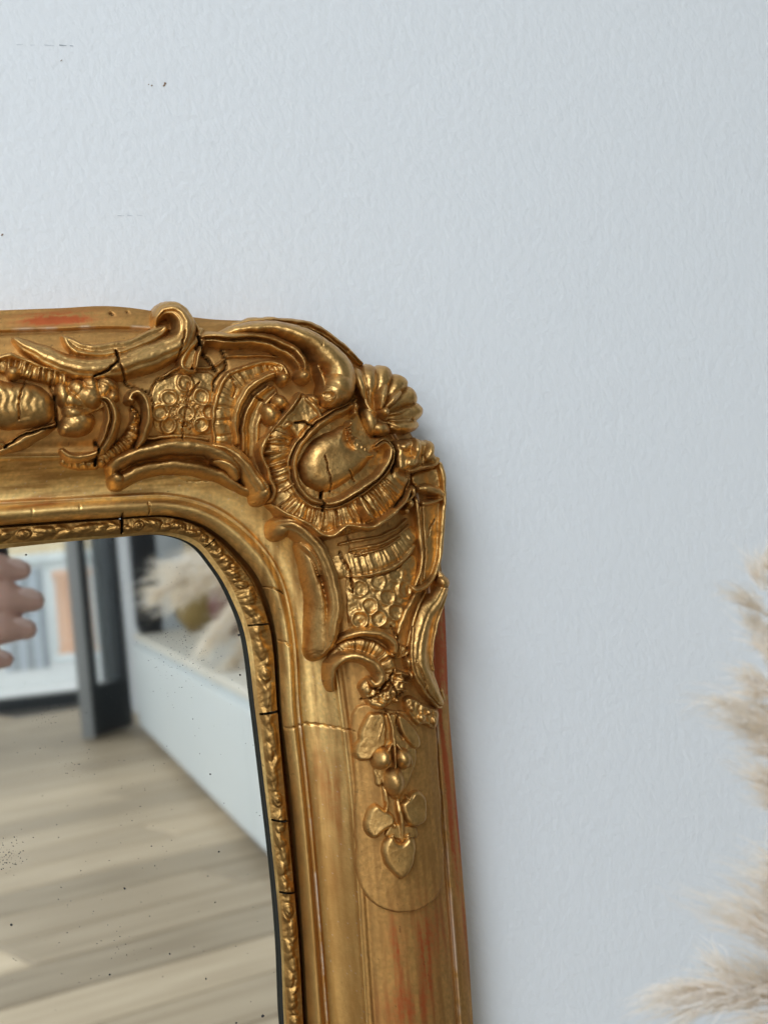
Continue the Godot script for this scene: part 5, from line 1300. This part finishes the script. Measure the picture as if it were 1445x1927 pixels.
func build_pampas() -> void:
	var b := thing("pampas_bouquet", "feathery cream pampas plumes in front of the wall, right of the gilt frame", "pampas grass", Vector3(0.36, 0, 0.3))
	var o := b.position
	var spines: Array = [
		[V(191.44, -205.58, 270), V(193.89, -156.69, 265), V(192.28, -105.21, 262), V(188.68, -59.27, 260), V(186.38, -21.06, 262)],
		[V(226.15, -242.33, 240), V(221.78, -192.06, 240), V(212.88, -155.27, 240), V(196.15, -135.6, 240), V(171.02, -128.56, 240)]]
	var tips: Array = [
		[[0.93, V(169.69, -25.07, 268)], [0.96, V(180.95, -17.93, 262)], [0.9, V(178.06, -32.03, 258)], [0.88, V(182.56, -39.23, 255)], [0.99, V(186.71, -17.84, 262)], [0.85, V(183.38, -36.34, 262)],
			[0.80, V(159.19, -51.31, 262)], [0.78, V(161.45, -54.41, 268)], [0.83, V(170.4, -44.57, 262)], [0.82, V(171.79, -50.26, 265)], [0.74, V(173.44, -63.61, 262)], [0.76, V(171.76, -58.68, 258)], [0.7, V(178.56, -69.44, 262)],
			[0.66, V(173.35, -74.89, 264)], [0.55, V(169.13, -91.96, 262)], [0.68, V(171.07, -65.88, 262)], [0.66, V(172.53, -69.01, 264)], [0.57, V(171.99, -88.25, 260)], [0.62, V(179.82, -85.14, 262)], [0.6, V(180.46, -93, 262)],
			[0.48, V(153.83, -95.99, 258)], [0.47, V(157.1, -99.72, 262)], [0.5, V(161.44, -91.92, 266)], [0.45, V(165.13, -103.54, 262)], [0.44, V(173.11, -101.81, 258)], [0.42, V(171.59, -109.71, 262)], [0.52, V(175.69, -97.46, 262)]],
		[[0.97, V(145.25, -130.76, 238)], [0.99, V(150.5, -130.9, 236)], [0.94, V(152.48, -127.52, 242)], [0.9, V(160.94, -125.49, 240)], [0.88, V(167.44, -119.8, 240)], [0.86, V(164.99, -134.1, 236)], [0.8, V(172.62, -117.43, 242)], [0.78, V(175.58, -127.97, 240)], [0.76, V(169.55, -138.42, 238)], [0.72, V(182.34, -120.89, 240)], [0.7, V(184.37, -130.83, 240)], [0.7, V(177.04, -143.24, 240)], [0.66, V(186.53, -139.45, 240)], [0.6, V(192.3, -128.04, 240)], [0.62, V(156.59, -139.57, 240)], [0.93, V(149.55, -136.96, 240)]]]
	for k in 2:
		var sp: Array = []
		for q in spines[k]: sp.append(q - o)
		var tf: Array = []
		for q in tips[k]: tf.append([q[0], q[1] - o])
		for e in 52:   # finer sprays all the way down
			var t := rng.randf_range(0.15, 0.92)
			var c := Curve3D.new()
			for q in sp: c.add_point(q)
			var at := c.sample_baked(t * c.get_baked_length())
			tf.append([t, at + Vector3(rng.randf_range(-0.012, 0.018), rng.randf_range(-0.008, 0.016), rng.randf_range(-0.02, 0.02))])
		put("plume", plume(sp, tf, 64, 0.00042, 0.0024), M.pampas, b)
		put("stem", tube([sp[4].lerp(sp[3], 0.3), sp[3], sp[2], sp[1], sp[0], Vector3(0.02 * k, 0.3, 0.0)], [0.0006, 0.001, 0.0013, 0.0016, 0.0018, 0.002]), M.straw, b)
	for k in 6:  # plumes out of view, added to shade the lower right of the wall
		var root := Vector3(rng.randf_range(-0.02, 0.02), 0.32, 0.0)
		var tip := Vector3([0.06, 0.11, 0.01, 0.0, 0.05, 0.1][k], [0.78, 0.66, 0.56, 0.48, 0.6, 0.84][k], [-0.2, -0.14, -0.21, -0.16, -0.24, -0.2][k])
		var sp: Array = [root, root.lerp(tip, 0.5) + Vector3(0.03, 0.03, 0), tip]
		var tf: Array = []
		for e in 40:
			var t := rng.randf_range(0.3, 1.0)
			tf.append([t, root.lerp(tip, t) + Vector3(rng.randf_range(-0.03, 0.03), rng.randf_range(0.0, 0.05), rng.randf_range(-0.03, 0.03))])
		put("plume", plume(sp, tf, 50, 0.0008, 0.006), M.pampas, b)
		put("stem", tube([Vector3(root.x, 0.3, 0.0), root, sp[1]], [0.002, 0.002, 0.0015]), M.straw, b)
	put("vase", lathe([Vector2(0, 0.0), Vector2(0.06, 0.0), Vector2(0.075, 0.03), Vector2(0.08, 0.15), Vector2(0.06, 0.27), Vector2(0.04, 0.32), Vector2(0.045, 0.34), Vector2(0.035, 0.335)]), M.cream, b)
	# the second bunch, seen only in the glass
	var far := thing("pampas_bouquet", "bunch of cream pampas plumes standing on the sideboard, seen in the mirror", "pampas grass", Vector3(0.86, 0.386, 3.4))
	o = far.position
	for k in [[V(495.26, -106.81, 3420), 0.95], [V(458.6, -148.87, 3320), 1.0], [V(530.72, -172.75, 3420), 0.9], [V(574.27, -80.2, 3470), 1.0], [V(634, -113.63, 3420), 1.0], [V(620.46, -233.56, 3320), 0.9], [V(567.44, -279.33, 3270), 0.95], [V(622.77, -356.37, 3320), 0.9], [V(684.77, -174.69, 3420), 1.0], [V(650.19, -409.78, 3270), 1.0], [V(697.4, -296.54, 3320), 0.9]]:
		var tip: Vector3 = k[0] - o
		var root := Vector3(rng.randf_range(-0.02, 0.02), 0.2, rng.randf_range(-0.02, 0.02))
		var mid := root.lerp(tip, 0.55) + Vector3(0, 0.06, 0)
		var sp: Array = [root, mid, tip]
		var tf: Array = []
		for e in 44:
			var t := rng.randf_range(0.35, 1.0)
			var at: Vector3 = root.lerp(mid, t * 2.0) if t < 0.5 else mid.lerp(tip, t * 2.0 - 1.0)
			tf.append([t, at + (tip - mid).normalized() * rng.randf_range(0.02, 0.1) + Vector3(rng.randfn(), rng.randfn(), rng.randfn()) * 0.022])
		put("plume", plume(sp, tf, 18, 0.0032, 0.016), M.pampas, far)
		put("stem", tube([Vector3(root.x, 0.0, root.z), root, mid], [0.003, 0.003, 0.002]), M.straw, far)
	var fv := thing("glass_vase", "squat cream vase holding the pampas bunch on the sideboard", "vase", Vector3(0.86, 0.386, 3.4))
	put("body", lathe([Vector2(0, 0.0), Vector2(0.06, 0.0), Vector2(0.085, 0.04), Vector2(0.08, 0.12), Vector2(0.05, 0.19), Vector2(0.055, 0.2), Vector2(0.04, 0.195)]), M.cream, fv)

func build_photographer() -> void:
	var who := thing("person", "hand of a person in the mirror, fingers wrapped round a black phone", "person", Vector3(0, EYE, 0.6))
	var bones: Array = []
	var fingers: Array = [
		[Vector3(-48, -16, 622), Vector3(-12, -13, 593), Vector3(20, -11, 589), Vector3(38, -14, 590), 11.0],
		[Vector3(-50, -38, 624), Vector3(-12, -36, 592), Vector3(24, -35, 588), Vector3(45, -38, 589), 12.2],
		[Vector3(-50, -62, 624), Vector3(-12, -58, 592), Vector3(20, -56, 588), Vector3(38, -59, 589), 11.2],
		[Vector3(-46, -84, 624), Vector3(-16, -80, 594), Vector3(6, -78, 591), Vector3(20, -80, 592), 9.6]]
	for f in fingers:
		for s in 3: bones.append([f[s], f[s + 1], f[4] * [1.04, 1.0, 0.94][s], f[4] * [1.0, 0.94, 0.68][s]])
		bones.append([f[0], Vector3(-66, lerpf(f[0].y, -75.0, 0.45), 640), f[4] + 1.0, 13.0])
	bones.append([Vector3(-64, -50, 638), Vector3(-60, -98, 644), 16.0, 20.0])
	bones.append([Vector3(-40, -96, 640), Vector3(-62, -100, 644), 14.0, 19.0])
	bones.append([Vector3(-58, -80, 638), Vector3(-52, -48, 626), 13.0, 10.0])
	bones.append([Vector3(-52, -48, 626), Vector3(-38, -22, 620), 9.5, 7.5])
	bones.append([Vector3(-60, -104, 644), Vector3(-70, -180, 690), 21.0, 26.0])
	bones.append([Vector3(-66, -180, 690), Vector3(-100, -260, 760), 26.0, 31.0])
	var hand := put("hand", body(bones, 3.0, 6.0), M.skin, who)
	hand.position = Vector3(0, -0.005, 0.026) - who.position
	for f in fingers:
		var nail := SphereMesh.new()
		nail.radius = 0.001
		nail.height = 0.002
		var o := put("fingernail", nail, M.nail, hand)
		var d: Vector3 = (f[3] - f[2]).normalized()
		o.transform = Transform3D(Basis(d * f[4] * 0.72, Vector3(0, 1, -0.5).normalized() * f[4] * 0.55, Vector3(0, -0.5, -1).normalized() * 1.6), V(f[3].x - 4.0, f[3].y + f[4] * 0.38, f[3].z - f[4] * 0.62))
	var sleeve := put("sleeve", tube([V(-86, -228, 732), V(-100, -260, 760), V(-130, -380, 850), V(-120, -450, 960)], [0.042, 0.045, 0.055, 0.06], 24), M.cloth, who)
	sleeve.position = Vector3(0, 0, 0.026) - who.position
	var ph := thing("phone", "black phone held in the hand, its edge dark between the reflected fingers", "phone", Vector3(-0.006, EYE + 0.03, 0.636))
	put("casing", box(Vector3(0.072, 0.147, 0.009), 0.003), M.black, ph)
	var isle := put("camera_plate", box(Vector3(0.032, 0.034, 0.002), 0.0008), M.black, ph)
	isle.position = Vector3(0.006, -0.03, -0.0055)

func paints() -> void:
	M.leaf = gilding(0.42, 0.58, 1.0, 0.004)
	M.bronze = gilding(0.35, 0.55, 1.0, 0.004 * 1.6)
	M.aged = gilding(0.46, 0.66, 0.8, 0.004)
	M.lip = surface(Color(0.028, 0.026, 0.02), 0.9)
	M.lip.metallic_specular = 0.15
	M.glass = surface(Color(0.80, 0.815, 0.78), 0.02, 1.0)
	M.speck = surface(Color(0.03, 0.03, 0.03), 0.7)
	M.plaster = surface(Color(0.56, 0.56, 0.56), 0.8)
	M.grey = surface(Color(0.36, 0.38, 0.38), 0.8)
	M.pale = surface(Color(0.62, 0.64, 0.64), 0.8)
	M.shade = surface(Color(0.14, 0.145, 0.14), 0.8)
	M.fleck = surface(Color(0.28, 0.18, 0.11), 0.8)
	M.scratch = surface(Color(0.3, 0.33, 0.36), 0.8)
	M.subfloor = surface(Color(0.12, 0.1, 0.08), 0.8)
	M.dark = surface(Color(0.018, 0.022, 0.026), 0.45)
	M.metal = surface(Color(0.20, 0.20, 0.19), 0.4)  # lighter grey for the door edge, daylight put into its colour
	M.black = surface(Color(0.008, 0.009, 0.012), 0.35)
	M.white = surface(Color(0.62, 0.64, 0.62), 0.5)
	M.cream = surface(Color(0.66, 0.6, 0.5), 0.5)
	M.mustard = surface(Color(0.26, 0.17, 0.05), 0.5)
	M.redbrown = surface(Color(0.13, 0.035, 0.025), 0.5)
	M.stone = surface(Color(0.45, 0.43, 0.4), 0.9)
	M.peach = surface(Color(0.68, 0.36, 0.2), 0.7)
	M.slate = surface(Color(0.22, 0.23, 0.25), 0.7)
	M.bluegrey = surface(Color(0.40, 0.43, 0.47), 0.7)
	M.housewall = surface(Color(0.62, 0.47, 0.27), 0.9)
	M.skin = surface(Color(0.66, 0.40, 0.32), 0.5)
	M.skin.subsurf_scatter_enabled = true
	M.skin.subsurf_scatter_strength = 0.15
	M.nail = surface(Color(0.8, 0.55, 0.48), 0.3)
	M.cloth = surface(Color(0.05, 0.055, 0.07), 0.9)
	M.straw = surface(Color(0.5, 0.38, 0.2), 0.8)
	M.pampas = surface(Color.WHITE, 0.85)
	M.pampas.vertex_color_use_as_albedo = true
	M.pampas.backlight_enabled = true
	M.pampas.backlight = Color(0.9, 0.84, 0.74)
	M.pane = surface(Color(1, 1, 1), 0.02)
	M.pane.transparency = BaseMaterial3D.TRANSPARENCY_ALPHA
	M.pane.albedo_color = Color(0.9, 0.95, 0.95, 0.08)
	M.daylight = surface(Color(0.8, 0.85, 0.9), 0.4)
	M.daylight.emission_enabled = true
	M.daylight.emission = Color(0.82, 0.9, 1.0)
	M.daylight.emission_energy_multiplier = 1.0

func _ready() -> void:
	# --- camera, daylight and exposure
	var cam := Camera3D.new()
	cam.name = "camera"
	add_child(cam)
	cam.transform = Transform3D(Basis(Vector3(0.961025, -0.091810, 0.260772), Vector3(0.088665, 0.995776, 0.023828), Vector3(-0.261858, 0.000222, 0.965106)), Vector3(0, EYE, 0.6))
	var lens := CameraAttributesPhysical.new()
	lens.frustum_focal_length = 36.07
	lens.frustum_focus_distance = 0.585
	lens.exposure_aperture = 11.0
	lens.frustum_near = 0.02
	lens.frustum_far = 100.0
	cam.attributes = lens
	cam.current = true
	var env := Environment.new()
	env.background_mode = Environment.BG_COLOR
	env.background_color = Color(0.90, 0.95, 1.0)
	env.background_energy_multiplier = 3.1
	env.tonemap_mode = Environment.TONE_MAPPER_LINEAR
	env.tonemap_exposure = 0.92
	env.sdfgi_enabled = true
	env.ssao_enabled = true
	env.ssil_enabled = true
	var we := WorldEnvironment.new()
	we.name = "daylight"
	we.environment = env
	add_child(we)
	for l in [[Vector3(-2.58, 1.42, 4.1), Vector2(3.2, 1.9), 6.0, Color(0.93, 0.965, 1.0), Vector3(0, 1.1, 3.0), Vector3.UP], [Vector3(-1.3, 2.62, 2.15), Vector2(1.46, 2.3), 12.0, Color(0.91, 0.95, 1.0), Vector3(-1.3, 0.0, 2.15), Vector3.BACK]]:  # side window lamp, then the added top light below the roof opening
		var lamp := AreaLight3D.new()
		lamp.name = "window_and_added_light"
		lamp.area_size = l[1]
		lamp.light_energy = l[2]
		lamp.light_color = l[3]
		lamp.shadow_enabled = true
		lamp.area_range = 12.0
		lamp.area_attenuation = 2.0
		add_child(lamp, true)
		lamp.look_at_from_position(l[0], l[4], l[5])
	noise.seed = 3
	noise.frequency = 0.09
	noise.fractal_octaves = 3
	fine.seed = 9
	fine.frequency = 0.45
	fine.fractal_octaves = 3
	streak.seed = 14
	streak.frequency = 0.055
	streak.fractal_octaves = 4
	craze.seed = 31
	craze.noise_type = FastNoiseLite.TYPE_CELLULAR
	craze.cellular_return_type = FastNoiseLite.RETURN_DISTANCE2_SUB
	craze.frequency = 0.1
	rng.seed = 77
	paints()
	prepare_ground()
	prepare_cracks()
	trace_lines()
	# --- structure, then the things
	build_wall()
	build_room()
	build_mirror()
	build_pampas()
	build_photographer()
